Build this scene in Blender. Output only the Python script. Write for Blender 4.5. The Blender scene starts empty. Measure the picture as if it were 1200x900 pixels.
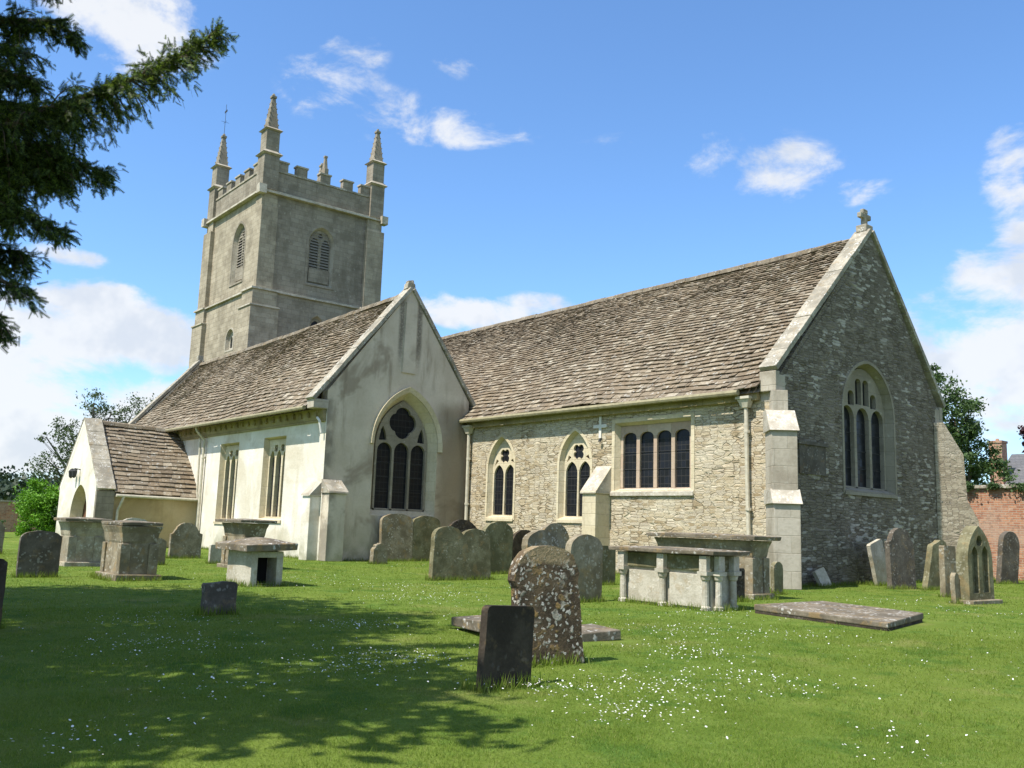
import bpy, math, random
import numpy as np
from mathutils import Vector, Matrix
from mathutils.geometry import tessellate_polygon

R = math.radians
SC = bpy.context.scene
COL = SC.collection
random.seed(7)
RNG = np.random.default_rng(11)

# ------------------------------------------------------------------ camera
cam = bpy.data.cameras.new("camera")
cam.sensor_width = 36.0
cam.lens = 1066.0 / 1200.0 * 36.0
cam.clip_start = 0.05
cam.clip_end = 4000.0
camo = bpy.data.objects.new("camera", cam)
COL.objects.link(camo)
yaw, pitch, roll = R(-50.2), R(8.82), R(1.85)
F = Vector((math.sin(yaw) * math.cos(pitch), math.cos(yaw) * math.cos(pitch), math.sin(pitch)))
Rt = Vector((math.cos(yaw), -math.sin(yaw), 0))
Up = Rt.cross(F)
R2 = Rt * math.cos(roll) + Up * math.sin(roll)
U2 = -Rt * math.sin(roll) + Up * math.cos(roll)
camo.matrix_world = Matrix(((R2.x, U2.x, -F.x, 0), (R2.y, U2.y, -F.y, 0), (R2.z, U2.z, -F.z, 1.3), (0, 0, 0, 1)))
SC.camera = camo

# ------------------------------------------------------------------ light
SUN_EL, SUN_AZ = 57.0, 180.5          # azimuth clockwise from +Y (north)
SC.view_settings.view_transform = 'Standard'
SC.view_settings.look = 'None'
SC.view_settings.gamma = 1.0
SC.view_settings.use_curve_mapping = False
SC.view_settings.exposure = 0.80
SC.cycles.max_bounces = 6
SC.cycles.transparent_max_bounces = 8
SC.cycles.use_denoising = True

sd = Vector((math.sin(R(SUN_AZ)) * math.cos(R(SUN_EL)), math.cos(R(SUN_AZ)) * math.cos(R(SUN_EL)), math.sin(R(SUN_EL))))
sl = bpy.data.lights.new("sun", 'SUN')
sl.energy = 4.2
sl.angle = R(0.5)
sl.color = (1.0, 0.955, 0.88)
so = bpy.data.objects.new("sun", sl)
so.rotation_euler = (-sd).to_track_quat('-Z', 'Y').to_euler()
so.location = (0, 0, 40)
COL.objects.link(so)


class NT:
    """small node graph helper"""
    def __init__(s, tree):
        s.t = tree

    def n(s, typ, **kw):
        nd = s.t.nodes.new(typ)
        for k, v in kw.items():
            setattr(nd, k, v)
        return nd

    def set(s, sock, v):
        if hasattr(v, 'is_output') or isinstance(v, bpy.types.NodeSocket):
            s.t.links.new(v, sock)
        elif isinstance(v, (tuple, list)) and len(v) == 3 and sock.type == 'RGBA':
            sock.default_value = (*v, 1)
        else:
            sock.default_value = v

    def math(s, op, a, b=0.0, c=None, clamp=False):
        nd = s.n('ShaderNodeMath', operation=op, use_clamp=clamp)
        s.set(nd.inputs[0], a)
        s.set(nd.inputs[1], b)
        if c is not None:
            s.set(nd.inputs[2], c)
        return nd.outputs[0]

    def vm(s, op, a, b=(0, 0, 0)):
        nd = s.n('ShaderNodeVectorMath', operation=op)
        s.set(nd.inputs[0], a)
        s.set(nd.inputs[1], b)
        return nd.outputs['Value'] if op in ('DOT_PRODUCT', 'LENGTH') else nd.outputs[0]

    def mix(s, f, a, b, blend='MIX'):
        nd = s.n('ShaderNodeMix', data_type='RGBA', blend_type=blend)
        s.set(nd.inputs[0], f)
        s.set(nd.inputs[6], a)
        s.set(nd.inputs[7], b)
        return nd.outputs[2]

    def ss(s, v, lo, hi, o0=0.0, o1=1.0):
        nd = s.n('ShaderNodeMapRange', interpolation_type='SMOOTHSTEP')
        s.set(nd.inputs[0], v)
        for i, x in enumerate((lo, hi, o0, o1)):
            s.set(nd.inputs[1 + i], x)
        return nd.outputs[0]

    def noise(s, vec, scale, detail=3.0, rough=0.55, dist=0.0, col=False):
        nd = s.n('ShaderNodeTexNoise')
        s.set(nd.inputs['Vector'], vec)
        nd.inputs['Scale'].default_value = scale
        nd.inputs['Detail'].default_value = detail
        nd.inputs['Roughness'].default_value = rough
        nd.inputs['Distortion'].default_value = dist
        return nd.outputs[1] if col else nd.outputs[0]

    def vor(s, vec, scale, feature='F1', rnd=1.0):
        nd = s.n('ShaderNodeTexVoronoi', feature=feature)
        s.set(nd.inputs['Vector'], vec)
        nd.inputs['Scale'].default_value = scale
        nd.inputs['Randomness'].default_value = rnd
        return nd

    def ramp(s, f, stops, interp='LINEAR'):
        nd = s.n('ShaderNodeValToRGB')
        cr = nd.color_ramp
        cr.interpolation = interp
        while len(cr.elements) < len(stops):
            cr.elements.new(0.5)
        for e, (p, c) in zip(cr.elements, stops):
            e.position = p
            e.color = (*c, 1)
        s.set(nd.inputs[0], f)
        return nd.outputs[0]

    def comb(s, x, y, z):
        nd = s.n('ShaderNodeCombineXYZ')
        for i, v in enumerate((x, y, z)):
            s.set(nd.inputs[i], v)
        return nd.outputs[0]

    def sep(s, v):
        nd = s.n('ShaderNodeSeparateXYZ')
        s.set(nd.inputs[0], v)
        return nd.outputs


# ------------------------------------------------------------------ world: Nishita sky with clouds
W = bpy.data.worlds.new("World")
SC.world = W
W.use_nodes = True
W.node_tree.nodes.clear()
g = NT(W.node_tree)
sky = g.n('ShaderNodeTexSky', sky_type='NISHITA', sun_disc=False)
sky.sun_elevation = R(SUN_EL)
sky.sun_rotation = R(SUN_AZ)
sky.altitude = 50
sky.air_density = 1.0
sky.dust_density = 0.6
sky.ozone_density = 2.2
SKY_STR = 0.115
tc = g.n('ShaderNodeTexCoord')
dvec = g.vm('NORMALIZE', tc.outputs['Generated'])
dx, dy, dz = g.sep(dvec)
inv = g.math('DIVIDE', 1.0, g.math('MAXIMUM', g.math('ADD', dz, 0.18), 0.05))
plane = g.comb(g.math('MULTIPLY', dx, inv), g.math('MULTIPLY', dy, inv), 0.0)
nz = g.noise(plane, 2.3, 7.0, 0.6, 0.35)
nz2 = g.noise(g.vm('MULTIPLY', dvec, (1.0, 1.0, 1.9)), 11.0, 8.0, 0.62, 0.25)
nzz = g.math('ADD', g.math('MULTIPLY', nz, 0.25), g.math('MULTIPLY', nz2, 0.75))


def skydir(px, py):
    d = F * 1066.0 + R2 * (px - 600.0) - U2 * (py - 450.0)
    return d.normalized()


# (bearing of each cloud in the sky, half width and half height in radians, weight)
CLOUDS = [((165, 395), .11, .034, 1.1), ((70, 398), .12, .030, 1.05), ((120, 352), .06, .020, .85), ((80, 300), .04, .010, .62), ((-20, 400), .08, .03, 1.0),
          ((60, 490), .15, .044, 1.1), ((150, 475), .10, .028, 1.0), ((30, 530), .16, .03, .85), ((160, 30), .07, .042, .80), ((110, 8), .06, .03, .72), ((205, 60), .03, .02, .5),
          ((390, 105), .05, .035, .52), ((440, 135), .06, .03, .48), ((520, 150), .085, .020, .60), ((412, 62), .035, .02, .38), ((535, 78), .035, .012, .27), ((915, 200), .055, .030, .64),
          ((1010, 222), .03, .016, .60), ((835, 188), .04, .02, .40), ((1190, 190), .03, .05, .72), ((1195, 262), .03, .02, .62), ((1150, 415), .10, .042, 1.05), ((1120, 475), .10, .024, .8), ((1190, 500), .06, .02, .7),
          ((1075, 350), .04, .018, .60), ((565, 368), .055, .018, .85), ((620, 355), .05, .014, .6), ((510, 355), .04, .014, .6), ((800, 165), .12, .012, .20), ((1300, 400), .2, .1, 1.0), ((-180, 420), .2, .09, 1.0)]
mask = None
for (px, py), a, b, wgt in CLOUDS:
    D = skydir(px, py)
    T = Vector((D.y, -D.x, 0)).normalized()
    B = T.cross(D)
    u = g.math('DIVIDE', g.vm('DOT_PRODUCT', dvec, tuple(T)), a)
    v = g.math('DIVIDE', g.vm('DOT_PRODUCT', dvec, tuple(B)), b)
    r2 = g.math('ADD', g.math('MULTIPLY', u, u), g.math('MULTIPLY', v, v))
    m = g.math('MULTIPLY', g.math('SUBTRACT', 1.0, g.math('MULTIPLY', r2, 0.6), clamp=True), wgt)
    m = g.math('MULTIPLY', m, g.math('GREATER_THAN', g.vm('DOT_PRODUCT', dvec, tuple(D)), 0.2))
    mask = m if mask is None else g.math('MAXIMUM', mask, m)
away = g.ss(g.vm('DOT_PRODUCT', dvec, tuple(F)), 0.55, 0.35)      # the rest of the sky: scattered cloud
mask = g.math('MAXIMUM', mask, g.math('MULTIPLY', away, 0.45))
dens = g.ss(g.math('ADD', g.math('MULTIPLY', mask, 0.62), g.math('MULTIPLY', g.math('SUBTRACT', nzz, 0.5), 2.0)), 0.16, 0.54)
dens = g.math('MULTIPLY', dens, g.ss(mask, 0.0, 0.25))
dens = g.math('MULTIPLY', dens, 0.93)
low = g.ss(dz, 0.0, 0.16, 0.32, 0.0)
shade = g.noise(dvec, 14.0, 4.0, 0.6)
ccol = g.mix(g.ss(shade, 0.34, 0.56), (3.75, 4.0, 4.4), (4.65, 4.75, 4.9))
skyc = g.mix(1.0, sky.outputs[0], (0.80, 1.05, 1.27), 'MULTIPLY')
skyc = g.mix(low, skyc, (4.3, 5.2, 6.2))
final = g.mix(dens, skyc, ccol)
bg = g.n('ShaderNodeBackground')
g.set(bg.inputs[0], final)
bg.inputs[1].default_value = SKY_STR
wo = g.n('ShaderNodeOutputWorld')
W.node_tree.links.new(bg.outputs[0], wo.inputs[0])


# ------------------------------------------------------------------ materials
def material(name, fn):
    m = bpy.data.materials.new(name)
    m.use_nodes = True
    nt = m.node_tree
    nt.nodes.clear()
    g = NT(nt)
    out = g.n('ShaderNodeOutputMaterial')
    sh = fn(g)
    nt.links.new(sh, out.inputs[0])
    return m


def pbsdf(g, col, rough=0.9, h=None, bstr=0.5, bdist=0.02, spec=0.25):
    b = g.n('ShaderNodeBsdfPrincipled')
    g.set(b.inputs['Base Color'], col)
    g.set(b.inputs['Roughness'], rough)
    b.inputs['Specular IOR Level'].default_value = spec
    if h is not None:
        bp = g.n('ShaderNodeBump')
        bp.inputs['Strength'].default_value = bstr
        bp.inputs['Distance'].default_value = bdist
        g.set(bp.inputs['Height'], h)
        nt = g.t
        nt.links.new(bp.outputs[0], b.inputs['Normal'])
    return b.outputs[0]


def pos(g):
    return g.n('ShaderNodeNewGeometry').outputs['Position']


def wallco(g, wob=0.05):
    p = pos(g)
    q = g.vm('ADD', p, g.vm('MULTIPLY', g.vm('SUBTRACT', g.noise(p, 3.0, 2.0, col=True), (.5, .5, .5)), (wob * 2,) * 3))
    x, y, z = g.sep(q)
    return p, g.math('ADD', x, y), z


def rubble(palette, mortar, patch, patch_amt, lich, mw=0.05, bstr=0.7, light=None):
    def fn(g):
        p, u, v = wallco(g, 0.028)
        # coursed rubble: two stone sizes mixed by a broad noise
        c1 = g.comb(g.math('MULTIPLY', u, 4.2), g.math('MULTIPLY', v, 14.5), 0.0)
        c2 = g.comb(g.math('MULTIPLY', u, 3.0), g.math('MULTIPLY', v, 12.0), 3.7)
        sel = g.ss(g.noise(p, 0.9, 2.0), 0.47, 0.53)
        e1 = g.vor(c1, 1.0, 'DISTANCE_TO_EDGE', .55).outputs['Distance']
        e2 = g.vor(c2, 1.0, 'DISTANCE_TO_EDGE', .55).outputs['Distance']
        k1 = g.vor(c1, 1.0, 'F1', .55).outputs['Color']
        k2 = g.vor(c2, 1.0, 'F1', .55).outputs['Color']
        e = g.mix(sel, e1, e2)
        k = g.sep(g.mix(sel, k1, k2))
        col = g.ramp(k[0], palette)
        n1 = g.noise(p, 22.0, 5.0, .65)
        col = g.mix(g.ss(n1, .3, .75, 0.0, .55), col, g.mix(1.0, col, (.58, .56, .53), 'MULTIPLY'))
        ed = g.ss(e, mw * .35, mw * 1.5)
        mn = g.noise(p, 1.7, 3.0)
        mcol = g.mix(g.ss(mn, .42, .6), mortar[0], mortar[1])
        col = g.mix(ed, mcol, col)
        pm = g.noise(p, .55, 5.0, .6)
        col = g.mix(g.ss(pm, .46, .68, 0.0, patch_amt), col, patch)
        ln = g.noise(p, 9.0, 4.0, .7)
        col = g.mix(g.ss(ln, .6, .72, 0.0, .6), col, lich)
        if light:
            sp = g.math('MULTIPLY', g.ss(k[1], .72, .8), g.ss(g.noise(p, .8, 3.0), .42, .58))
            col = g.mix(g.math('MULTIPLY', sp, .75), col, light)
        h = g.math('ADD', g.math('MULTIPLY', ed, .8), g.math('ADD', g.math('MULTIPLY', n1, .55), g.math('MULTIPLY', k[2], .55)))
        return pbsdf(g, col, .95, h, bstr, .05, .15)
    return fn


M = {}
M['rubble'] = material('coursed_rubble', rubble(
    [(0.0, (.32, .245, .145)), (.25, (.455, .372, .24)), (.5, (.545, .465, .325)), (.75, (.42, .36, .265)), (1.0, (.61, .535, .395))],
    ((.22, .17, .105), (.50, .43, .305)), (0.54, .485, .36), .5, (.52, .47, .36)))
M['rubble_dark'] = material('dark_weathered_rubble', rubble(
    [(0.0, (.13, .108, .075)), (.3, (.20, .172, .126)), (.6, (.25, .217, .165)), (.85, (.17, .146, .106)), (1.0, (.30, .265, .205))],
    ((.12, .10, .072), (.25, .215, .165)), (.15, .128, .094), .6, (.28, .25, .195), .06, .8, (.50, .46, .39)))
M['rubble_tan'] = material('tan_rubble', rubble(
    [(0.0, (.24, .20, .14)), (.5, (.38, .32, .23)), (1.0, (.46, .40, .30))],
    ((.24, .20, .15), (.36, .31, .23)), (.36, .33, .27), .4, (.46, .43, .36), .05, .6))


def render_wall(base, pale, stain, stain_amt, streak, gable=False):
    def fn(g):
        p = pos(g)
        x, y, z = g.sep(p)
        n1 = g.noise(p, .8, 5.0, .6)
        n2 = g.noise(p, 14.0, 4.0, .6)
        col = g.mix(g.ss(n1, .35, .68), base, pale)
        st = g.noise(g.comb(g.math('MULTIPLY', g.math('ADD', x, y), 2.2), g.math('MULTIPLY', z, .35), 0), 1.0, 4.0, .6)
        col = g.mix(g.ss(st, .52, .72, 0.0, streak), col, stain)
        n3 = g.noise(p, .45, 4.0, .65, .6)
        col = g.mix(g.ss(n3, .5, .62, 0.0, stain_amt), col, stain)
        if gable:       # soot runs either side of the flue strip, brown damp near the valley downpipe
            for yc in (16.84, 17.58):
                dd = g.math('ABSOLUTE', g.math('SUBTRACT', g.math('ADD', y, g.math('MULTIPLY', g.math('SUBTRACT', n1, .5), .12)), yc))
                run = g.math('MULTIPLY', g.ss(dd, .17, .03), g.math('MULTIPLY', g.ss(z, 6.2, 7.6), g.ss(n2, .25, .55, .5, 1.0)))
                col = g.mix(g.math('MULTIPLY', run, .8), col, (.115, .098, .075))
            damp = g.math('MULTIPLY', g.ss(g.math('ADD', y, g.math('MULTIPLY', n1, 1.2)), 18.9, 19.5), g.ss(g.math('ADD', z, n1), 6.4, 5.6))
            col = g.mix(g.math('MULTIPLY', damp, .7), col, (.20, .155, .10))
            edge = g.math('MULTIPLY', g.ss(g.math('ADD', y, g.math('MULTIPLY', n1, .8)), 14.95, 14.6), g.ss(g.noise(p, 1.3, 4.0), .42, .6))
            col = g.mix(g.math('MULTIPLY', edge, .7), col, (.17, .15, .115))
        foot = g.math('MULTIPLY', g.ss(z, 1.3, 0.1), g.ss(g.noise(p, 1.6, 4.0), .38, .62))
        col = g.mix(g.math('MULTIPLY', foot, .7), col, (.27, .25, .15))
        col = g.mix(g.ss(n2, .45, .8, 0.0, .3), col, g.mix(1.0, col, (.72, .70, .66), 'MULTIPLY'))
        h = g.math('ADD', g.math('MULTIPLY', n2, .4), g.noise(p, 3.0, 3.0))
        return pbsdf(g, col, .95, h, .35, .05, .15)
    return fn


M['limewash'] = material('cream_limewash', render_wall((.64, .59, .48), (.74, .70, .61), (.46, .39, .27), .5, .55))
M['render_shade'] = material('stained_shade_side_render', render_wall((.50, .43, .325), (.60, .525, .41), (.25, .20, .14), .7, .7, True))  # real stains over a base toned darker, the shaded-side copy of the limewash
M['render_tan'] = material('ochre_render', render_wall((.46, .345, .18), (.54, .42, .245), (.31, .225, .115), .5, .5))


def ashlar(c0, c1, c2, crust, crust_amt, bw=.55, bh=.27):
    def fn(g):
        p, u, v = wallco(g, .012)
        br = g.n('ShaderNodeTexBrick', offset=.5)
        g.set(br.inputs['Vector'], g.comb(u, v, 0.0))
        br.inputs['Scale'].default_value = 1.0
        br.inputs['Brick Width'].default_value = bw
        br.inputs['Row Height'].default_value = bh
        br.inputs['Mortar Size'].default_value = .012
        br.inputs['Mortar Smooth'].default_value = .5
        br.inputs['Bias'].default_value = 0.0
        br.inputs['Color1'].default_value = (*c0, 1)
        br.inputs['Color2'].default_value = (*c1, 1)
        br.inputs['Mortar'].default_value = (*c2, 1)
        n1 = g.noise(p, 1.1, 5.0, .62)
        n2 = g.noise(p, 12.0, 4.0, .65)
        st = g.noise(g.comb(g.math('MULTIPLY', u, 1.6), g.math('MULTIPLY', v, .22), 0), 1.0, 4.0, .6)
        col = g.mix(g.ss(n1, .42, .66, 0, crust_amt), br.outputs[0], crust)
        col = g.mix(g.ss(st, .52, .7, 0, crust_amt * .8), col, crust)
        col = g.mix(g.ss(n2, .4, .75, 0, .4), col, g.mix(1.0, col, (.66, .65, .62), 'MULTIPLY'))
        col = g.mix(g.ss(g.noise(p, 6.0, 3.0), .62, .74, 0, .4), col, (.50, .47, .38))
        h = g.math('ADD', g.math('MULTIPLY', br.outputs[1], -.7), g.math('MULTIPLY', n2, .5))
        return pbsdf(g, col, .95, h, .5, .025, .15)
    return fn


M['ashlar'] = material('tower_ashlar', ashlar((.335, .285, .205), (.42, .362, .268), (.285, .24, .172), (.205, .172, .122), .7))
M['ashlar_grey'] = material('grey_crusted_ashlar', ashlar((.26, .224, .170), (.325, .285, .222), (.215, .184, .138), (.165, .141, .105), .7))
M['dressed'] = material('dressed_cream_stone', ashlar((.56, .475, .31), (.61, .53, .37), (.52, .44, .30), (.40, .34, .23), .45, .6, .34))
M['dressed_grey'] = material('dressed_grey_stone', ashlar((.40, .355, .275), (.445, .40, .32), (.375, .33, .255), (.26, .222, .165), .75, .9, .42))
M['tracery_grey'] = material('weathered_tracery_stone', ashlar((.26, .23, .17), (.30, .268, .205), (.245, .215, .16), (.165, .142, .10), .5, .9, .42))
M['eaves'] = material('stained_eaves_stone', ashlar((.30, .25, .13), (.36, .30, .17), (.22, .18, .10), (.16, .13, .07), .6, .7, .5))
M['mullion_red'] = material('iron_stained_stone', ashlar((.40, .29, .21), (.50, .40, .29), (.36, .28, .20), (.33, .25, .19), .4, .9, .5))


def lichen_stone(base, dark, pale, pale_amt, ochre_amt, sc=1.0, bstr=.6, pale_th=.54):
    def fn(g):
        oi = g.n('ShaderNodeObjectInfo')
        p = g.vm('ADD', pos(g), g.comb(g.math('MULTIPLY', oi.outputs['Random'], 17.0), 0.0, 0.0))
        n1 = g.noise(p, 2.2 * sc, 5.0, .62)
        n2 = g.noise(p, 30.0 * sc, 4.0, .65)
        n4 = g.noise(p, 7.0 * sc, 4.0, .65, .4)
        col = g.mix(g.ss(n1, .38, .62), base, dark)
        col = g.mix(g.ss(n4, .44, .64, 0, .55), col, dark)
        vo = g.vor(g.vm('ADD', p, g.vm('MULTIPLY', g.noise(p, 9.0 * sc, 2.0, col=True), (.12 / sc,) * 3)), 13.0 * sc).outputs['Distance']
        blot = g.math('MULTIPLY', g.ss(vo, .42, .26), g.ss(g.noise(p, 3.4 * sc, 3.0, .6), pale_th - .06, pale_th + .05))
        col = g.mix(g.math('MULTIPLY', blot, pale_amt), col, pale)
        och = g.ss(g.noise(g.vm('ADD', p, (5.2, 1.3, 8.8)), 4.2 * sc, 4.0, .65), .54, .64)
        col = g.mix(g.math('MULTIPLY', och, ochre_amt), col, (.30, .20, .085))
        col = g.mix(g.ss(n2, .42, .75, 0, .45), col, g.mix(1.0, col, (.6, .59, .56), 'MULTIPLY'))
        h = g.math('ADD', g.math('MULTIPLY', n2, .45), g.math('ADD', g.math('MULTIPLY', n4, .7), g.math('MULTIPLY', blot, .25)))
        return pbsdf(g, col, .95, h, bstr, .02, .15)
    return fn


def crusted(g):
    p = pos(g)
    n1 = g.noise(p, 3.0, 5.0, .65)
    n2 = g.noise(p, 34.0, 4.0, .7)
    col = g.mix(g.ss(n1, .4, .6), (.135, .095, .055), (.07, .052, .034))
    q = g.vm('ADD', p, g.vm('MULTIPLY', g.noise(p, 11.0, 3.0, col=True), (.10, .10, .10)))
    h = g.math('MULTIPLY', n2, .5)
    for sc, off, th, c0, c1 in ((11.0, (0, 0, 0), .53, (.44, .40, .32), (.31, .28, .21)), (26.0, (3, 1, 7), .44, (.58, .54, .46), (.38, .35, .28)), (13.0, (9, 4, 2), .54, (.31, .20, .075), (.22, .15, .07))):
        qq = g.vm('ADD', q, off)
        v = g.vor(qq, sc)
        k = g.sep(v.outputs['Color'])
        b = g.math('MULTIPLY', g.ss(v.outputs['Distance'], .50, .36), g.math('MULTIPLY', g.ss(k[0], .45, .5), g.ss(g.noise(qq, 4.0, 3.0, .6), th - .08, th + .04)))
        b = g.math('MULTIPLY', b, g.ss(n2, .22, .5, .35, 1.0))
        col = g.mix(b, col, g.mix(k[1], c0, c1))
        h = g.math('ADD', h, g.math('MULTIPLY', b, .25))
    x, y, z = g.sep(p)
    cap = g.math('MULTIPLY', g.ss(g.math('ADD', z, g.math('MULTIPLY', n1, .3)), 1.08, 1.16), g.ss(n1, .42, .56))
    col = g.mix(g.math('MULTIPLY', cap, .8), col, (.33, .25, .14))
    col = g.mix(g.ss(n2, .42, .75, 0, .5), col, g.mix(1.0, col, (.5, .48, .45), 'MULTIPLY'))
    return pbsdf(g, col, .95, h, 1.0, .025, .15)


M['stone'] = material('weathered_headstone', lichen_stone((.30, .255, .175), (.17, .14, .09), (.48, .45, .37), .65, .5))
M['stone_green'] = material('algae_headstone', lichen_stone((.225, .205, .12), (.125, .112, .06), (.38, .36, .27), .5, .35))
M['stone_dark'] = material('dark_headstone', lichen_stone((.070, .056, .040), (.038, .030, .022), (.17, .15, .12), .4, .2))
M['stone_slate'] = material('grey_slab_headstone', lichen_stone((.135, .118, .095), (.085, .072, .056), (.40, .38, .33), .45, .2))
M['stone_lichen'] = material('lichen_crusted_headstone', crusted)
M['stone_pale'] = material('pale_tomb_stone', lichen_stone((.52, .48, .39), (.38, .345, .265), (.60, .57, .50), .5, .3))
M['weathering'] = material('bleached_weathering_stone', lichen_stone((.54, .49, .40), (.36, .32, .25), (.66, .63, .56), .7, .1))
M['stone_mid'] = material('cream_grey_tomb_stone', lichen_stone((.42, .37, .27), (.24, .205, .145), (.56, .53, .45), .6, .3))
M['slab'] = material('lichened_tomb_slab', lichen_stone((.215, .18, .13), (.125, .105, .075), (.55, .53, .48), .8, .55))
M['coping'] = material('lichened_coping', lichen_stone((.40, .36, .28), (.24, .215, .165), (.62, .60, .54), .85, .3))


def slate_fn(g):
    geo = g.n('ShaderNodeNewGeometry')
    r = geo.outputs['Random Per Island']
    p = geo.outputs['Position']
    col = g.ramp(r, [(0, (.135, .104, .070)), (.2, (.195, .154, .105)), (.45, (.245, .197, .135)), (.65, (.18, .149, .108)), (.85, (.285, .235, .163)), (1.0, (.38, .33, .245))])
    n1 = g.noise(p, 1.1, 4.0, .6)
    col = g.mix(g.ss(n1, .38, .66, 0, .5), col, (.235, .178, .112))
    n2 = g.noise(p, 16.0, 4.0, .65)
    col = g.mix(g.ss(n2, .42, .7, 0, .6), col, g.mix(1.0, col, (.5, .48, .46), 'MULTIPLY'))
    li = g.math('MULTIPLY', g.ss(g.noise(p, 7.0, 3.0, .7), .58, .66), .75)
    col = g.mix(li, col, (.44, .42, .36))
    col = g.mix(g.ss(g.noise(g.vm('ADD', p, (3., 9., 2.)), 5.0, 3.0, .7), .62, .7, 0, .45), col, (.09, .072, .052))
    h = g.math('ADD', n2, g.noise(p, 45.0, 2.0))
    return pbsdf(g, col, .95, h, .5, .02, .15)


M['ridge'] = material('weathered_ridge_stone', lichen_stone((.24, .20, .145), (.14, .115, .08), (.46, .43, .36), .6, .3))
M['slate'] = material('stone_slates', slate_fn)


def glass_fn(g):
    p = pos(g)
    x, y, z = g.sep(p)
    u = g.math('ADD', x, y)
    # leaded quarries: each little pane is tilted a little
    cu, cv = g.math('MULTIPLY', u, 6.5), g.math('MULTIPLY', z, 4.6)
    fu, fv = g.math('FRACT', cu), g.math('FRACT', cv)
    du = g.math('ABSOLUTE', g.math('SUBTRACT', fu, .5))
    dv = g.math('ABSOLUTE', g.math('SUBTRACT', fv, .5))
    lead = g.ss(g.math('MAXIMUM', du, dv), .45, .47)
    cell = g.comb(g.math('FLOOR', cu), g.math('FLOOR', cv), 0)
    wn = g.n('ShaderNodeTexWhiteNoise')
    g.set(wn.inputs[0], cell)
    tilt = g.vm('MULTIPLY', g.vm('SUBTRACT', wn.outputs['Color'], (.5, .5, .5)), (.14, .14, .14))
    nrm = g.vm('NORMALIZE', g.vm('ADD', g.n('ShaderNodeNewGeometry').outputs['Normal'], tilt))
    b = g.n('ShaderNodeBsdfPrincipled')
    g.set(b.inputs['Base Color'], g.mix(lead, (.012, .013, .015), (.035, .034, .032)))
    g.set(b.inputs['Roughness'], g.mix(lead, (.28, .28, .28), (.7, .7, .7)))
    b.inputs['Specular IOR Level'].default_value = .16
    g.t.links.new(nrm, b.inputs['Normal'])
    return b.outputs[0]


M['glass'] = material('leaded_glass', glass_fn)


def simple(col, rough=.6, var=.25, sc=8.0, spec=.3, bump=.2):
    def fn(g):
        p = pos(g)
        n = g.noise(p, sc, 4.0, .6)
        c = g.mix(g.ss(n, .35, .7, 0, var * 2), col, tuple(x * .6 for x in col))
        return pbsdf(g, c, rough, n, bump, .01, spec)
    return fn


M['pipe'] = material('cream_painted_iron', simple((.55, .50, .38), .55, .3))
M['gutter'] = material('weathered_gutter', simple((.30, .265, .155), .7, .35))
M['iron'] = material('black_iron', simple((.03, .03, .03), .6, .2))
M['louvre'] = material('grey_louvre_boards', simple((.24, .215, .175), .9, .3, 5.0))
M['shade_black'] = material('interior_shade_black', simple((.012, .011, .010), .95, .2))  # near-black sheet colour standing for the shade inside openings
M['white'] = material('white_painted_metal', simple((.68, .65, .57), .6, .2))
M['wood'] = material('brown_oak_door', simple((.17, .075, .04), .7, .3, 9.0))
M['bark'] = material('bark', simple((.11, .085, .06), .95, .4, 12.0, .1, .8))
M['bark_grey'] = material('grey_bark', simple((.16, .145, .12), .95, .4, 12.0, .1, .8))


def brickwall_fn(c1, c2, mortar):
    def fn(g):
        p, u, v = wallco(g, .008)
        br = g.n('ShaderNodeTexBrick', offset=.5)
        g.set(br.inputs['Vector'], g.comb(u, v, 0.0))
        br.inputs['Scale'].default_value = 1.0
        br.inputs['Brick Width'].default_value = .235
        br.inputs['Row Height'].default_value = .078
        br.inputs['Mortar Size'].default_value = .009
        br.inputs['Color1'].default_value = (*c1, 1)
        br.inputs['Color2'].default_value = (*c2, 1)
        br.inputs['Mortar'].default_value = (*mortar, 1)
        n1 = g.noise(p, .9, 5.0, .65)
        n2 = g.noise(p, 7.0, 4.0, .65)
        col = g.mix(g.ss(n1, .42, .65, 0, .6), br.outputs[0], (.40, .30, .22))
        col = g.mix(g.ss(n2, .48, .68, 0, .6), col, (.17, .10, .07))
        col = g.mix(g.ss(g.noise(p, 3.1, 4.0, .65), .6, .7, 0, .5), col, (.48, .42, .35))
        h = g.math('ADD', g.math('MULTIPLY', br.outputs[1], -.6), g.math('MULTIPLY', n2, .5))
        return pbsdf(g, col, .95, h, .6, .02, .15)
    return fn


M['brick'] = material('old_red_brick', brickwall_fn((.31, .125, .07), (.47, .235, .13), (.40, .33, .25)))
M['house_roof'] = material('grey_house_slates', ashlar((.12, .12, .125), (.15, .145, .145), (.08, .08, .08), (.1, .1, .1), .4, .3, .2))


def leaf(c0, c1, c2, trans=.25, rough=.55):
    def fn(g):
        geo = g.n('ShaderNodeNewGeometry')
        r = geo.outputs['Random Per Island']
        n = g.noise(geo.outputs['Position'], .9, 3.0)
        c = g.ramp(r, [(0, c0), (.5, c1), (1, c2)])
        c = g.mix(g.ss(n, .35, .65, 0, .35), c, c0)
        d = g.n('ShaderNodeBsdfPrincipled')
        g.set(d.inputs['Base Color'], c)
        d.inputs['Roughness'].default_value = rough
        d.inputs['Specular IOR Level'].default_value = .25
        t = g.n('ShaderNodeBsdfTranslucent')
        g.set(t.inputs[0], g.mix(1.0, c, (1.25, 1.3, .7), 'MULTIPLY'))
        mx = g.n('ShaderNodeMixShader')
        mx.inputs[0].default_value = trans
        g.t.links.new(d.outputs[0], mx.inputs[1])
        g.t.links.new(t.outputs[0], mx.inputs[2])
        return mx.outputs[0]
    return fn


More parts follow.
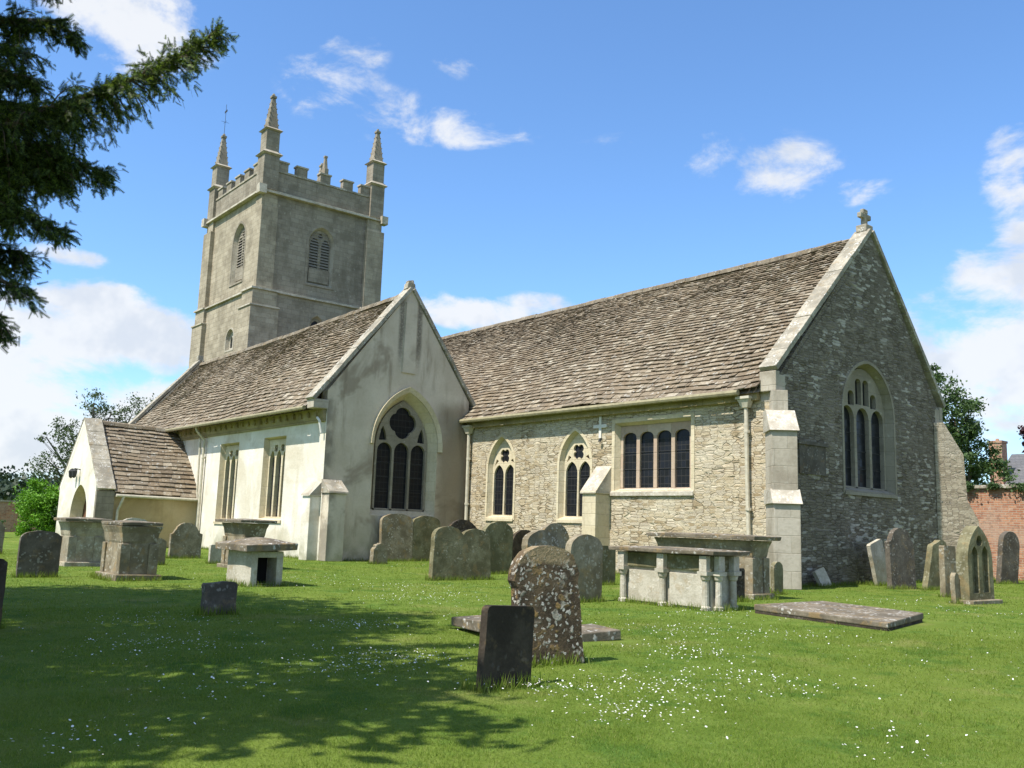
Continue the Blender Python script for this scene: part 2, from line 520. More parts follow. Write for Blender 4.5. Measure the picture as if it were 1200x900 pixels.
M['yew'] = material('yew_needles', leaf((.016, .028, .010), (.050, .080, .020), (.20, .27, .055), .4))
M['leaf_green'] = material('broadleaf_green', leaf((.04, .075, .025), (.075, .125, .042), (.125, .19, .07)))
M['leaf_grey'] = material('greyish_leaves', leaf((.045, .07, .03), (.075, .11, .045), (.115, .15, .07)))
M['leaf_bright'] = material('bright_shrub_leaves', leaf((.075, .18, .012), (.13, .29, .022), (.19, .38, .035)))
M['leaf_far'] = material('far_dark_leaves', leaf((.018, .032, .014), (.028, .046, .020), (.042, .062, .028), .1))
M['leaf_purple'] = material('purple_leaves', leaf((.035, .012, .018), (.055, .018, .025), (.085, .03, .035)))


def lawn_tint(g, p, c, k):
    """patches of clover, moss, dry grass and mower stripes"""
    c = g.mix(g.ss(g.noise(p, .30, 4.0, .6), .36, .64, 0, .55), c, (0.179, 0.225, 0.041))
    c = g.mix(g.ss(g.noise(p, .75, 4.0, .62), .55, .70, 0, .60), c, (0.251, 0.249, 0.080))
    c = g.mix(g.ss(g.noise(g.vm('ADD', p, (7., 3., 1.)), 1.3, 4.0, .62), .54, .66, 0, .65), c, (0.065, 0.138, 0.023))
    c = g.mix(g.ss(g.noise(g.vm('ADD', p, (2., 9., 4.)), 3.1, 3.0, .6), .56, .68, 0, .5), c, (0.114, 0.195, 0.036))
    return c


def grass_ground_fn(g):
    p = pos(g)
    c = g.mix(g.ss(g.noise(p, 2.2, 4.0, .65), .4, .65), (0.114, 0.174, 0.026), (0.156, 0.221, 0.041))
    c = lawn_tint(g, p, c, 0)
    n3 = g.noise(p, 60.0, 3.0, .7)
    c = g.mix(g.ss(n3, .35, .7, 0, .45), c, g.mix(1.0, c, (0.381, 0.416, 0.336), 'MULTIPLY'))
    return pbsdf(g, c, .95, g.math('ADD', n3, g.noise(p, 14.0, 4.0)), .8, .03, .05)


def grass_blade_fn(g):
    geo = g.n('ShaderNodeNewGeometry')
    p = geo.outputs['Position']
    r = geo.outputs['Random Per Island']
    c = g.ramp(r, [(0, (0.095, 0.158, 0.019)), (.45, (0.149, 0.221, 0.032)), (.8, (0.202, 0.266, 0.050)), (1, (0.305, 0.299, 0.112))])
    c = lawn_tint(g, p, c, 1)
    c = g.mix(.55, c, g.ramp(r, [(0, (0.095, 0.158, 0.019)), (.45, (0.149, 0.221, 0.032)), (.8, (0.202, 0.266, 0.050)), (1, (0.305, 0.299, 0.112))]))
    d = g.n('ShaderNodeBsdfDiffuse')
    g.set(d.inputs[0], c)
    t = g.n('ShaderNodeBsdfTranslucent')
    g.set(t.inputs[0], g.mix(1.0, c, (1.15, 1.15, .6), 'MULTIPLY'))
    mx = g.n('ShaderNodeMixShader')
    mx.inputs[0].default_value = .38
    g.t.links.new(d.outputs[0], mx.inputs[1])
    g.t.links.new(t.outputs[0], mx.inputs[2])
    return mx.outputs[0]


M['lawn'] = material('lawn_turf', grass_ground_fn)
M['blade'] = material('grass_blades', grass_blade_fn)
M['petal'] = material('daisy_petals', simple((.80, .80, .77), .7, .05))
M['daisy_eye'] = material('daisy_yellow', simple((.65, .42, .04), .7, .1))


# ------------------------------------------------------------------ mesh helpers
ORIG = {}


class MB:
    def __init__(s):
        s.v, s.f, s.m = [], [], []

    def face(s, pts, mi=0):
        i = len(s.v)
        s.v += [tuple(p) for p in pts]
        s.f.append(tuple(range(i, i + len(pts))))
        s.m.append(mi)

    def hexa(s, p, mi=0, top=None):
        """8 points: bottom loop (4, counter-clockwise from above) then top loop"""
        i = len(s.v)
        s.v += [tuple(q) for q in p]
        fs = [(3, 2, 1, 0), (4, 5, 6, 7), (0, 1, 5, 4), (1, 2, 6, 5), (2, 3, 7, 6), (3, 0, 4, 7)]
        for k, f in enumerate(fs):
            s.f.append(tuple(i + a for a in f))
            s.m.append(top if (top is not None and k == 1) else mi)

    def box(s, x0, x1, y0, y1, z0, z1, mi=0, top=None, j=0.0):
        r = lambda: random.uniform(-j, j)
        P = [(x0, y0, z0), (x1, y0, z0), (x1, y1, z0), (x0, y1, z0), (x0, y0, z1), (x1, y0, z1), (x1, y1, z1), (x0, y1, z1)]
        if j:
            P = [(a + r(), b + r(), c + r()) for a, b, c in P]
        s.hexa(P, mi, top)

    def obox(s, c, ax, ay, az, mi=0):
        """oriented box: centre and three half axes"""
        c, ax, ay, az = map(Vector, (c, ax, ay, az))
        P = [c - ax - ay - az, c + ax - ay - az, c + ax + ay - az, c - ax + ay - az, c - ax - ay + az, c + ax - ay + az, c + ax + ay + az, c - ax + ay + az]
        if ax.cross(ay).dot(az) < 0:
            P = [P[3], P[2], P[1], P[0], P[7], P[6], P[5], P[4]]
        s.hexa(P, mi)

    def prism(s, loop, dirv, mi=0, cap=True):
        """polygon loop (3D, seen from -dirv) extruded along dirv"""
        loop = [Vector(p) for p in loop]
        d = Vector(dirv)
        n = len(loop)
        i = len(s.v)
        s.v += [tuple(p) for p in loop] + [tuple(p + d) for p in loop]
        nrm = Vector((0, 0, 0))
        for k in range(n):
            nrm += loop[k].cross(loop[(k + 1) % n])
        fl = nrm.dot(d) > 0
        for k in range(n):
            q = (k + 1) % n
            f = (i + k, i + q, i + n + q, i + n + k)
            s.f.append(f if fl else f[::-1])
            s.m.append(mi)
        if cap:
            a, b = tuple(range(i, i + n)), tuple(range(i + n, i + 2 * n))
            s.f.append(a[::-1] if fl else a)
            s.f.append(b if fl else b[::-1])
            s.m += [mi, mi]

    def plate(s, outer, holes, fr, d0, d1, mi=0, mi_side=None, inner=None):
        """2D polygon with holes in frame fr(u, v, d); front at depth d0, back at d1 (d grows into the wall)"""
        loops = [outer] + holes
        flat = [p for l in loops for p in l]
        tris = tessellate_polygon([[Vector((a, b, 0)) for a, b in l] for l in loops])
        ms = mi if mi_side is None else mi_side
        for d, back in ((d0, False), (d1, True)):
            if back and inner is not None:
                continue
            i = len(s.v)
            s.v += [fr(a, b, d) for a, b in flat]
            for t in tris:
                (ax, ay), (bx, by), (cx, cy) = [flat[k] for k in t]
                ccw = (bx - ax) * (cy - ay) - (by - ay) * (cx - ax) > 0
                t = t if ccw else t[::-1]
                s.f.append(tuple(i + k for k in (t[::-1] if back else t)))
                s.m.append(mi)
        for li, l in enumerate(loops):
            if inner is not None and li == 0:
                continue
            A = sum(l[k][0] * l[(k + 1) % len(l)][1] - l[(k + 1) % len(l)][0] * l[k][1] for k in range(len(l)))
            ccw = (A > 0) == (li == 0)
            l2 = l if inner is None else inner[li - 1]
            i, n = len(s.v), len(l)
            s.v += [fr(a, b, d0) for a, b in l] + [fr(a, b, d1) for a, b in l2]
            for k in range(n):
                q = (k + 1) % n
                f = (i + k, i + n + k, i + n + q, i + q)
                s.f.append(f if ccw else f[::-1])
                s.m.append(ms)

    def tube(s, pts, r, seg=8, mi=0):
        pts = [Vector(p) for p in pts]
        rr = r if isinstance(r, (list, tuple)) else [r] * len(pts)
        rings = []
        for k, p in enumerate(pts):
            t = (pts[min(k + 1, len(pts) - 1)] - pts[max(k - 1, 0)]).normalized()
            a = t.orthogonal().normalized() if k == 0 else (rings_a - t * rings_a.dot(t)).normalized()
            rings_a = a
            b = t.cross(a)
            i = len(s.v)
            for q in range(seg):
                w = 2 * math.pi * q / seg
                s.v.append(tuple(p + (a * math.cos(w) + b * math.sin(w)) * rr[k]))
            rings.append(i)
        for i, j in zip(rings, rings[1:]):
            for q in range(seg):
                s.f.append((i + q, i + (q + 1) % seg, j + (q + 1) % seg, j + q))
                s.m.append(mi)
        s.f.append(tuple(rings[0] + q for q in range(seg))[::-1])
        s.f.append(tuple(rings[-1] + q for q in range(seg)))
        s.m += [mi, mi]

    def build(s, name, mats, parent=None, origin=None, bevel=0.0, jitter=0.0, smooth=False, xf=None):
        if origin is None:
            origin = ORIG[parent.name] if parent else Vector((0, 0, 0))
        origin = Vector(origin)
        vs = s.v
        if jitter:
            memo = {}
            out = []
            for p in vs:
                k = tuple(round(c, 4) for c in p)
                if k not in memo:
                    memo[k] = tuple(c + random.uniform(-jitter, jitter) for c in p)
                out.append(memo[k])
            vs = out
        if xf is not None:
            vs = [tuple(xf @ Vector(p)) for p in vs]
        me = bpy.data.meshes.new(name)
        me.from_pydata([(p[0] - origin.x, p[1] - origin.y, p[2] - origin.z) for p in vs], [], s.f)
        mats = mats if isinstance(mats, (list, tuple)) else [mats]
        for m in mats:
            me.materials.append(M[m])
        me.polygons.foreach_set('material_index', s.m)
        if smooth:
            me.polygons.foreach_set('use_smooth', [True] * len(s.f))
        o = bpy.data.objects.new(name, me)
        COL.objects.link(o)
        if parent:
            o.parent = parent
            o.location = origin - ORIG[parent.name]
        else:
            o.location = origin
        ORIG[o.name] = origin
        if bevel:
            import bmesh
            bm = bmesh.new()
            bm.from_mesh(me)
            bmesh.ops.remove_doubles(bm, verts=bm.verts, dist=1e-4)
            ed = [e for e in bm.edges if len(e.link_faces) == 2 and e.calc_face_angle(0) > .5]
            bmesh.ops.bevel(bm, geom=ed, offset=bevel, segments=2, affect='EDGES', profile=.6, clamp_overlap=True)
            bm.to_mesh(me)
            bm.free()
        return o


def empty(name, loc, label=None, cat=None, group=None, parent=None, rotz=0.0):
    o = bpy.data.objects.new(name, None)
    COL.objects.link(o)
    o.empty_display_size = .2
    loc = Vector(loc)
    o.rotation_euler = (0, 0, rotz)
    if parent:
        o.parent = parent
        o.location = loc - ORIG[parent.name]
    else:
        o.location = loc
    ORIG[o.name] = loc
    tag(o, label, cat, group)
    return o


def tag(o, label=None, cat=None, group=None, kind=None):
    for k, v in (('label', label), ('category', cat), ('group', group), ('kind', kind)):
        if v:
            o[k] = v
    return o


def big_mesh(name, verts, faces_flat, nper, mats, mi=None, parent=None, origin=(0, 0, 0)):
    """mesh from numpy arrays"""
    origin = np.array(origin, float)
    verts = np.asarray(verts, float) - origin
    faces_flat = np.asarray(faces_flat, np.int32).ravel()
    nf = len(faces_flat) // nper
    me = bpy.data.meshes.new(name)
    me.vertices.add(len(verts))
    me.vertices.foreach_set('co', verts.astype(np.float32).ravel())
    me.loops.add(len(faces_flat))
    me.loops.foreach_set('vertex_index', faces_flat)
    me.polygons.add(nf)
    me.polygons.foreach_set('loop_start', np.arange(nf, dtype=np.int32) * nper)
    me.polygons.foreach_set('loop_total', np.full(nf, nper, np.int32))
    for m in (mats if isinstance(mats, (list, tuple)) else [mats]):
        me.materials.append(M[m])
    if mi is not None:
        me.polygons.foreach_set('material_index', np.asarray(mi, np.int32))
    me.update(calc_edges=True)
    me.validate()
    o = bpy.data.objects.new(name, me)
    COL.objects.link(o)
    if parent:
        o.parent = parent
        o.location = Vector(origin) - ORIG[parent.name]
    else:
        o.location = Vector(origin)
    ORIG[o.name] = Vector(origin)
    return o


def arch(cx, z0, w, zs, za, n=9):
    """counter-clockwise pointed-arch loop in (u, v)"""
    a, r = w / 2.0, za - zs
    pts = [(cx - a, z0), (cx + a, z0)]
    if r >= a * .98:
        Rr = (a * a + r * r) / (2 * a)
        th = math.atan2(r, Rr - a) if Rr > a else math.pi / 2
        for k in range(n + 1):
            t = th * k / n
            pts.append((cx + a - Rr + Rr * math.cos(t), zs + Rr * math.sin(t)))
        for k in range(n - 1, -1, -1):
            t = th * k / n
            pts.append((cx - a + Rr - Rr * math.cos(t), zs + Rr * math.sin(t)))
    else:
        for k in range(2 * n + 1):
            t = math.pi * k / (2 * n)
            pts.append((cx + a * math.cos(t), zs + r * math.sin(t) ** .8 if 0 < k < 2 * n else zs))
    return pts


def offset(loop, d):
    """offset a ccw loop outwards by d (d may be a function of the point)"""
    n = len(loop)
    out = []
    for k in range(n):
        p0, p1, p2 = Vector(loop[k - 1]), Vector(loop[k]), Vector(loop[(k + 1) % n])
        a, b = (p1 - p0).normalized(), (p2 - p1).normalized()
        na, nb = Vector((a.y, -a.x)), Vector((b.y, -b.x))
        m = (na + nb)
        m = m / max(.35, m.dot(na)) if m.length > 1e-6 else na
        out.append(tuple(p1 + m * d))
    return out


def inset(loop, d, bot=.07):
    z0 = min(p[1] for p in loop)
    return [(a, max(b, z0 + bot) if b > z0 + bot + d * .5 else z0 + bot) for a, b in offset(loop, -d)]


def foil(cx, cz, r, n=4, ph=0.0, k=32, depth=.30):
    return [(cx + r * (1 - depth + depth * abs(math.cos(n * (t - ph) / 2)) ** .7) * math.cos(t),
             cz + r * (1 - depth + depth * abs(math.cos(n * (t - ph) / 2)) ** .7) * math.sin(t))
            for t in (2 * math.pi * q / k for q in range(k))]


def frS(y):          # a south wall at y: u = x, v = z
    return lambda u, v, d: (u, y + d, v)


def frE(x):          # an east wall at x: u = y, v = z
    return lambda u, v, d: (x - d, u, v)


def window(parent, fr, outline, lights, depth, inset_, stone='dressed', name='window', bar=None, surround=.16, mull=.10, sill=True, label=None, ring_mi=0, louvre=False):
    """a traceried window: recessed plate with light openings, glazing behind it, a dressed surround and a sill"""
    mb = MB()
    inner = inset(outline, inset_)
    mb.plate(offset(inner, .03), lights, fr, depth - mull, depth, 0)
    u0, u1 = min(p[0] for p in inner), max(p[0] for p in inner)
    v0, v1 = min(p[1] for p in inner), max(p[1] for p in inner)
    gl = offset(inner, .02)
    mb.face([fr(a, b, depth - .03) for a, b in gl], 1)
    if surround:
        mb.plate(offset(outline, surround), [outline], fr, -.018, .04, 0)
    if sill:
        s0, s1, zb = u0 - inset_ - .04, u1 + inset_ + .04, min(p[1] for p in outline)
        P = [fr(s0, zb - .13, -.05), fr(s1, zb - .13, -.05), fr(s1, zb - .13, depth), fr(s0, zb - .13, depth),
             fr(s0, zb - .04, -.05), fr(s1, zb - .04, -.05), fr(s1, v0 + .012, depth), fr(s0, v0 + .012, depth)]
        i = len(mb.v)
        mb.v += P
        for f in [(3, 2, 1, 0), (4, 5, 6, 7), (0, 1, 5, 4), (1, 2, 6, 5), (2, 3, 7, 6), (3, 0, 4, 7)]:
            mb.f.append(tuple(i + a for a in f))
            mb.m.append(0)
    if louvre:
        nl = int((v1 - v0) / .17)
        for k in range(nl):
            z = v0 + .1 + k * .17
            P = [fr(u0, z, depth - .14), fr(u1, z, depth - .14), fr(u1, z + .02, depth - .14), fr(u0, z + .02, depth - .14),
                 fr(u0, z + .14, depth - .04), fr(u1, z + .14, depth - .04), fr(u1, z + .16, depth - .04), fr(u0, z + .16, depth - .04)]
            mb.face([P[0], P[1], P[5], P[4]], 2)
            mb.face([P[3], P[2], P[6], P[7]], 2)
            mb.face([P[0], P[1], P[2], P[3]], 2)
    if bar:
        for z in bar:
            a, b = fr(u0, z - .012, depth - .05), fr(u1, z + .012, depth - .032)
            mb.box(min(a[0], b[0]), max(a[0], b[0]), min(a[1], b[1]), max(a[1], b[1]), min(a[2], b[2]), max(a[2], b[2]), 2)
    o = mb.build(name, [stone, 'glass' if not louvre else 'shade_black', 'louvre' if louvre else 'iron'], parent)
    if label:
        o['label'] = label
    return o, inner


def slates(parent, e0, e1, r1, r0, name='roof', expo=(.235, .115), wid=(.13, .40), sag=0.0, lift=.032):
    """stone slates laid in diminishing courses between an eave line e0-e1 and a ridge line r0-r1"""
    e0, e1, r1, r0 = map(Vector, (e0, e1, r1, r0))
    L = ((r0 - e0).length + (r1 - e1).length) / 2
    nrm = (e1 - e0).cross(r0 - e0).normalized()
    if nrm.z < 0:
        nrm = -nrm
    fs = (e1 - e0).cross(r0 - e0).z > 0
    ts, s = [], 0.0
    while s < L:
        ts.append(s / L)
        s += expo[0] + (expo[1] - expo[0]) * (s / L) ** .8
    ts.append(1.0)
    mb = MB()
    mb.face([p - nrm * .13 for p in ((e0, e1, r1, r0) if fs else (e0, r0, r1, e1))])

    def P(u, t):
        q = (e0.lerp(e1, u)).lerp(r0.lerp(r1, u), t)
        return q - Vector((0, 0, sag * 4 * u * (1 - u) * (.35 + .65 * t)))
    W_ = (e1 - e0).length
    ex = (e1 - e0).normalized()
    ph = [random.uniform(0, 6.28) for _ in range(6)]

    def und(u, t):      # the old roof is not flat
        x = u * W_
        return .035 * math.sin(x * .7 + ph[0] + 2 * t) + .02 * math.sin(x * 1.9 + ph[1] - 5 * t) + .02 * math.sin(t * 9 + ph[2] + x * .4)
    for k in range(len(ts) - 1):
        t0, t1 = ts[k], ts[k + 1]
        tt = min(1.0, t1 + (t1 - t0) * .35)
        x = random.uniform(-.3, 0)
        big = 1 - .4 * t0
        rowlift = random.uniform(0, .008)
        while x < W_:
            w = random.uniform(*wid) * big
            a, b = max(0.0, x) / W_, min(W_, x + w - random.uniform(.003, .012)) / W_
            x += w
            if b <= a + .01 / W_:
                continue
            th = random.choice((.014, .019, .025, .034))
            dl = random.uniform(-.032, .022) / L
            l0 = lift + th + rowlift + random.uniform(-.006, .011)
            l1 = .006
            z0, z1 = und(a, t0), und(b, t0)
            j = [random.uniform(-.006, .006) for _ in range(4)]
            jd = random.uniform(-.012, .012) / L
            A, Bq = P(a, t0 + dl) + nrm * (l0 + z0 + j[0]), P(b, t0 + dl + jd) + nrm * (l0 + z1 + j[1])
            C_, D_ = P(b, tt) + nrm * (l1 + z1 + j[2]), P(a, tt) + nrm * (l1 + z0 + j[3])
            A2, B2 = A - nrm * th, Bq - nrm * th
            C2, D2 = C_ - nrm * th, D_ - nrm * th
            i = len(mb.v)
            mb.v += [tuple(q) for q in (A, Bq, C_, D_, A2, B2, C2, D2)]
            for f in ((0, 1, 2, 3), (4, 5, 1, 0), (5, 6, 2, 1), (4, 0, 3, 7)):
                mb.f.append(tuple(i + q for q in (f if fs else f[::-1])))
                mb.m.append(0)
    return mb.build(name, 'slate', parent)


def ridge(parent, a, b, sag=0.0, mat='ridge', r=.11, step=.5):
    a, b = Vector(a), Vector(b)
    L = (b - a).length
    d = (b - a).normalized()
    side = Vector((-d.y, d.x, 0)).normalized()
    mb = MB()
    n = max(2, int(L / step))
    for k in range(n):
        u0, u1 = (k + .012) / n, (k + 1 - .012) / n
        p0 = a.lerp(b, u0) - Vector((0, 0, sag * 4 * u0 * (1 - u0)))
        p1 = a.lerp(b, u1) - Vector((0, 0, sag * 4 * u1 * (1 - u1)))
        jz = random.uniform(-.012, .012)
        loop = [p0 + side * (r * x) + Vector((0, 0, z * r + jz)) for x, z in ((-1.1, -1.0), (1.1, -1.0), (.75, .15), (0.25, .55), (-.25, .55), (-.75, .15))]
        mb.prism(loop, p1 - p0)
    return mb.build('ridge_stones', mat, parent)


def coping(parent, a, b, wdir, w, th, mat='coping', step=.7, name='gable_coping', out=0.0):
    """gable coping: stones laid along the slope from a to b, w wide along wdir"""
    a, b, wd = Vector(a), Vector(b), Vector(wdir).normalized()
    d = (b - a)
    L = d.length
    dn = d.normalized()
    up = wd.cross(dn).normalized()
    if up.z < 0:
        up = -up
    mb = MB()
    n = max(1, int(L / step))
    for k in range(n):
        j = random.uniform(-.008, .012)
        p = a + d * ((k + .5) / n) + up * (th / 2 + j) + wd * random.uniform(-.008, .008)
        mb.obox(p, dn * (L / n / 2 - .004), wd * (w / 2), up * (th / 2))
    return mb.build(name, mat, parent, bevel=.012)


def pipe_run(parent, pts, r=.05, brackets=(), mat='pipe', name='downpipe', hopper=None):
    mb = MB()
    mb.tube(pts, r, 8)
    for (x, y, z) in brackets:
        mb.tube([(x, y, z - .035), (x, y, z + .035)], r * 1.45, 8)
    if hopper:
        x, y, z = hopper
        mb.hexa([(x - .09, y - .08, z - .22), (x + .09, y - .08, z - .22), (x + .09, y + .08, z - .22), (x - .09, y + .08, z - .22),
                 (x - .18, y - .15, z), (x + .18, y - .15, z), (x + .18, y + .08, z), (x - .18, y + .08, z)])
        mb.box(x - .21, x + .21, y - .18, y + .08, z + .002, z + .07)
    return mb.build(name, mat, parent)


# ------------------------------------------------------------------ ground
def lawn_z(x, y):
    return 0.012 * np.sin(x * .55 + .4 * y) * np.cos(y * .43 - .2 * x)


gx = np.concatenate([np.linspace(-3000, -75, 12), np.linspace(-70, 20, 181), np.linspace(25, 3000, 12)])
gy = np.concatenate([np.linspace(-3000, -25, 12), np.linspace(-20, 70, 181), np.linspace(75, 3000, 12)])
XX, YY = np.meshgrid(gx, gy, indexing='ij')
ZZ = lawn_z(XX, YY) * ((abs(XX + 25) < 60) & (abs(YY - 20) < 60))
vv = np.stack([XX, YY, ZZ], -1).reshape(-1, 3)
ni, nj = len(gx), len(gy)
I, J = np.meshgrid(np.arange(ni - 1), np.arange(nj - 1), indexing='ij')
a = (I * nj + J).ravel()
ff = np.stack([a, a + nj, a + nj + 1, a + 1], 1)
lawn = big_mesh('lawn', vv, ff, 4, 'lawn')
tag(lawn, 'churchyard lawn of short mown grass', kind='structure')

# ------------------------------------------------------------------ church
church = empty('church', (-28, 20, 0), 'old stone parish church with pinnacled west tower, stone-slated roofs and a south porch', 'church')

# ---- chancel (with nave behind the chapel)
XE, YS, YN = -13.26, 19.9, 28.7
EAV, APX, APY = 5.0, 9.95, 24.75
XW = -46.7
ch = MB()
fS, fE = frS(YS), frE(XE)
# south windows
o2a = arch(-24.33, 1.56, 1.40, 3.25, 4.32)
o2b = arch(-20.68, 1.56, 1.40, 3.25, 4.32)
o4 = [(-18.95, 2.42), (-16.06, 2.42), (-16.06, 4.43), (-18.95, 4.43)]
i2a, i2b = inset(o2a, .10), inset(o2b, .10)
i4 = inset(o4, .12)
ch.plate([(XW, 0), (XE, 0), (XE, EAV + .02), (XW, EAV + .02)], [o2a, o2b, o4], fS, 0, .26, 0, 2, [i2a, i2b, i4])
# east gable
oE = arch(24.36, 2.55, 2.75, 4.75, 6.22)
iE = inset(oE, .15)
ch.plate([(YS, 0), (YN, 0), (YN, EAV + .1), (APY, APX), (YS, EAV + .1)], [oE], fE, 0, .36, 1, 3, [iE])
# north and west walls
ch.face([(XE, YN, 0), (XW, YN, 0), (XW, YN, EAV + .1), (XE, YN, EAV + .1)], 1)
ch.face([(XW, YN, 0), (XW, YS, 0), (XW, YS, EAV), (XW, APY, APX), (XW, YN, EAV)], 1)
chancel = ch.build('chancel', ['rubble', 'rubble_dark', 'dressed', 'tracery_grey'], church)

slope = (APX - EAV) / (APY - YS)
OV = .34
slates(chancel, (XW, YS - OV, EAV - .03), (XE - .42, YS - OV, EAV - .03), (XE - .42, APY, APX + .12), (XW, APY, APX + .0), sag=.03)
slates(chancel, (XW, YN + OV, EAV - .03), (XE - .42, YN + OV, EAV - .03), (XE - .42, APY, APX + .12), (XW, APY, APX + .0), expo=(.4, .3), wid=(.4, .8))
ridge(chancel, (XW, APY, APX + .10), (XE - .42, APY, APX + .2), sag=.03)
# gable parapet coping, raised above the slates
for ys, label in ((YS - .12, None), (YN + .25, None)):
    coping(chancel, (XE - .19, ys, EAV + .42), (XE - .19, APY, APX + .30), (1, 0, 0), .52, .14)
mb = MB()      # parapet under the coping
for ys in (YS, YN):
    mb.prism([(XE - .44, ys, EAV - .3), (XE - .44, APY, APX - .3), (XE - .44, APY, APX + .30), (XE - .44, ys, EAV + .26)], (.43, 0, 0))
mb.build('gable_parapet', 'rubble_dark', chancel)
mb = MB()      # kneelers
for ys, s in ((YS, -1), (YN, 1)):
    mb = MB()
    mb.box(XE - .545, XE + .008, min(ys + .012 * s, ys - .3 * s), max(ys + .012 * s, ys - .3 * s), EAV - .35, EAV + .34)
    mb.box(XE - .46, XE + .03, min(ys - .02 * s, ys + .16 * s), max(ys - .02 * s, ys + .16 * s), EAV - .10, EAV + .42)
    mb.build('kneeler', 'dressed_grey', chancel, bevel=.02)
# gable cross
mb = MB()
mb.box(XE - .36, XE - .02, APY - .2, APY + .2, APX + .33, APX + .55)
mb.box(XE - .26, XE - .12, APY - .09, APY + .09, APX + .55, APX + .98)
mb.box(XE - .255, XE - .125, APY - .30, APY + .30, APX + .76, APX + .92)
mb.box(XE - .252, XE - .128, APY - .13, APY + .13, APX + .923, APX + 1.06)
mb.build('gable_cross', 'coping', chancel, bevel=.03)


def two_light(outl):
    inn = inset(outl, .10)
    cx = sum(p[0] for p in inn) / len(inn)
    cx = (min(p[0] for p in inn) + max(p[0] for p in inn)) / 2
    z0 = min(p[1] for p in inn)
    w = max(p[0] for p in inn) - min(p[0] for p in inn)
    L = [arch(cx - w * .248, z0 + .01, w * .435, 2.98, 3.36, 8), arch(cx + w * .248, z0 + .01, w * .435, 2.98, 3.36, 8), foil(cx, 3.66, .27, 4, math.pi / 4, depth=.36)]
    L.append([(cx - w * .45, 3.32), (cx - w * .27, 3.50), (cx - w * .37, 3.56)])
    L.append([(cx + w * .37, 3.56), (cx + w * .27, 3.50), (cx + w * .45, 3.32)])
    return L


for o in (o2a, o2b):
    window(chancel, fS, o, two_light(o), .26, .10, 'dressed', bar=(2.0, 2.45, 2.9), surround=.09)
inn = i4
w4 = (i4[1][0] - i4[0][0])
L4 = []
for k in range(4):
    c = i4[0][0] + w4 * (k + .5) / 4
    L4.append(arch(c, 2.49, w4 / 4 - .13, 3.96, 4.14, 5))
window(chancel, fS, o4, L4, .26, .12, 'mullion_red', bar=(3.05, 3.55), surround=0, sill=False)
mb = MB()
mb.plate(offset(o4, .12), [o4], fS, -.02, .04, 0)
mb.build('window_surround', 'dressed', chancel)
mb = MB()
mb.hexa([(-19.08, YS - .07, 2.26), (-15.96, YS - .07, 2.26), (-15.96, YS + .3, 2.26), (-19.08, YS + .3, 2.26),
         (-19.08, YS - .07, 2.37), (-15.96, YS - .07, 2.37), (-15.96, YS + .3, 2.53), (-19.08, YS + .3, 2.53)])
mb.build('window_sill', 'weathering', chancel)
# east window: three lights with panel tracery above
cE = 24.36
wE = iE[1][0] - iE[0][0]
LE = []
for k in (-1, 0, 1):
    c = cE + k * wE / 3
    LE.append(arch(c, 2.64, wE / 3 - .13, 4.60, 4.95, 6))
for k in (-1.5, -.5, .5, 1.5):
    c = cE + k * wE / 6
    top = 5.78 if abs(k) < 1 else 5.40
    LE.append(arch(c, 5.03 - (.0 if abs(k) < 1 else .05), wE / 6 - .085, top - .15, top, 5))
window(chancel, fE, oE, LE, .36, .15, 'tracery_grey', surround=.09, bar=(3.2, 3.7, 4.2), mull=.16)

# diagonal buttresses
def diagonal_buttress(px, py, sx, sy, mats, h3, name='buttress', w=.62):
    d = Vector((sx, sy, 0)).normalized()
    s = Vector((-d.y, d.x, 0))
    mb = MB()
    c = Vector((px, py, 0))
    st = [(0.0, 2.02, .86), (2.02, h3, .64)]
    for z0, z1, pr in st:
        nxt = .64 if pr > .7 else .20
        P = [c + s * (w / 2) - d * .2, c + s * (w / 2) + d * pr, c - s * (w / 2) + d * pr, c - s * (w / 2) - d * .2]
        mb.hexa([P[3] + Vector((0, 0, z0)), P[2] + Vector((0, 0, z0)), P[1] + Vector((0, 0, z0)), P[0] + Vector((0, 0, z0)),
                 P[3] + Vector((0, 0, z1)), P[2] + Vector((0, 0, z1)), P[1] + Vector((0, 0, z1)), P[0] + Vector((0, 0, z1))])
        ww = w / 2 + .05
        a0, a1 = pr + .07, nxt
        rise = .17 + (pr - nxt) * .9
        for q, (aa, bb, zz, zt) in enumerate(((a0, pr - .02, z1 + .002, z1 + .09), (pr - .02, a1 - .02, z1 + .09, z1 + rise))):
            lo = [c - s * ww - d * .2, c - s * ww + d * aa, c + s * ww + d * aa, c + s * ww - d * .2]
            hi = [c - s * ww - d * .2, c - s * ww + d * bb, c + s * ww + d * bb, c + s * ww - d * .2]
            mid = .05 if q == 0 else .0
            mb.hexa([Vector((p.x, p.y, zz)) for p in lo] + [Vector((p.x, p.y, zt + (.06 if q == 0 else 0) * 0)) for p in hi], 1)
    # upper stump below the kneeler
    ww = w * .32
    lo = [c - s * ww - d * .2, c - s * ww + d * .17, c + s * ww + d * .17, c + s * ww - d * .2]
    mb.hexa([Vector((p.x, p.y, h3 + .3)) for p in lo] + [Vector((p.x, p.y, EAV - .1)) for p in lo])
    return mb.build(name, mats, chancel, bevel=.012)


diagonal_buttress(XE, YS, 1, -1, ['dressed_grey', 'weathering'], 3.82)
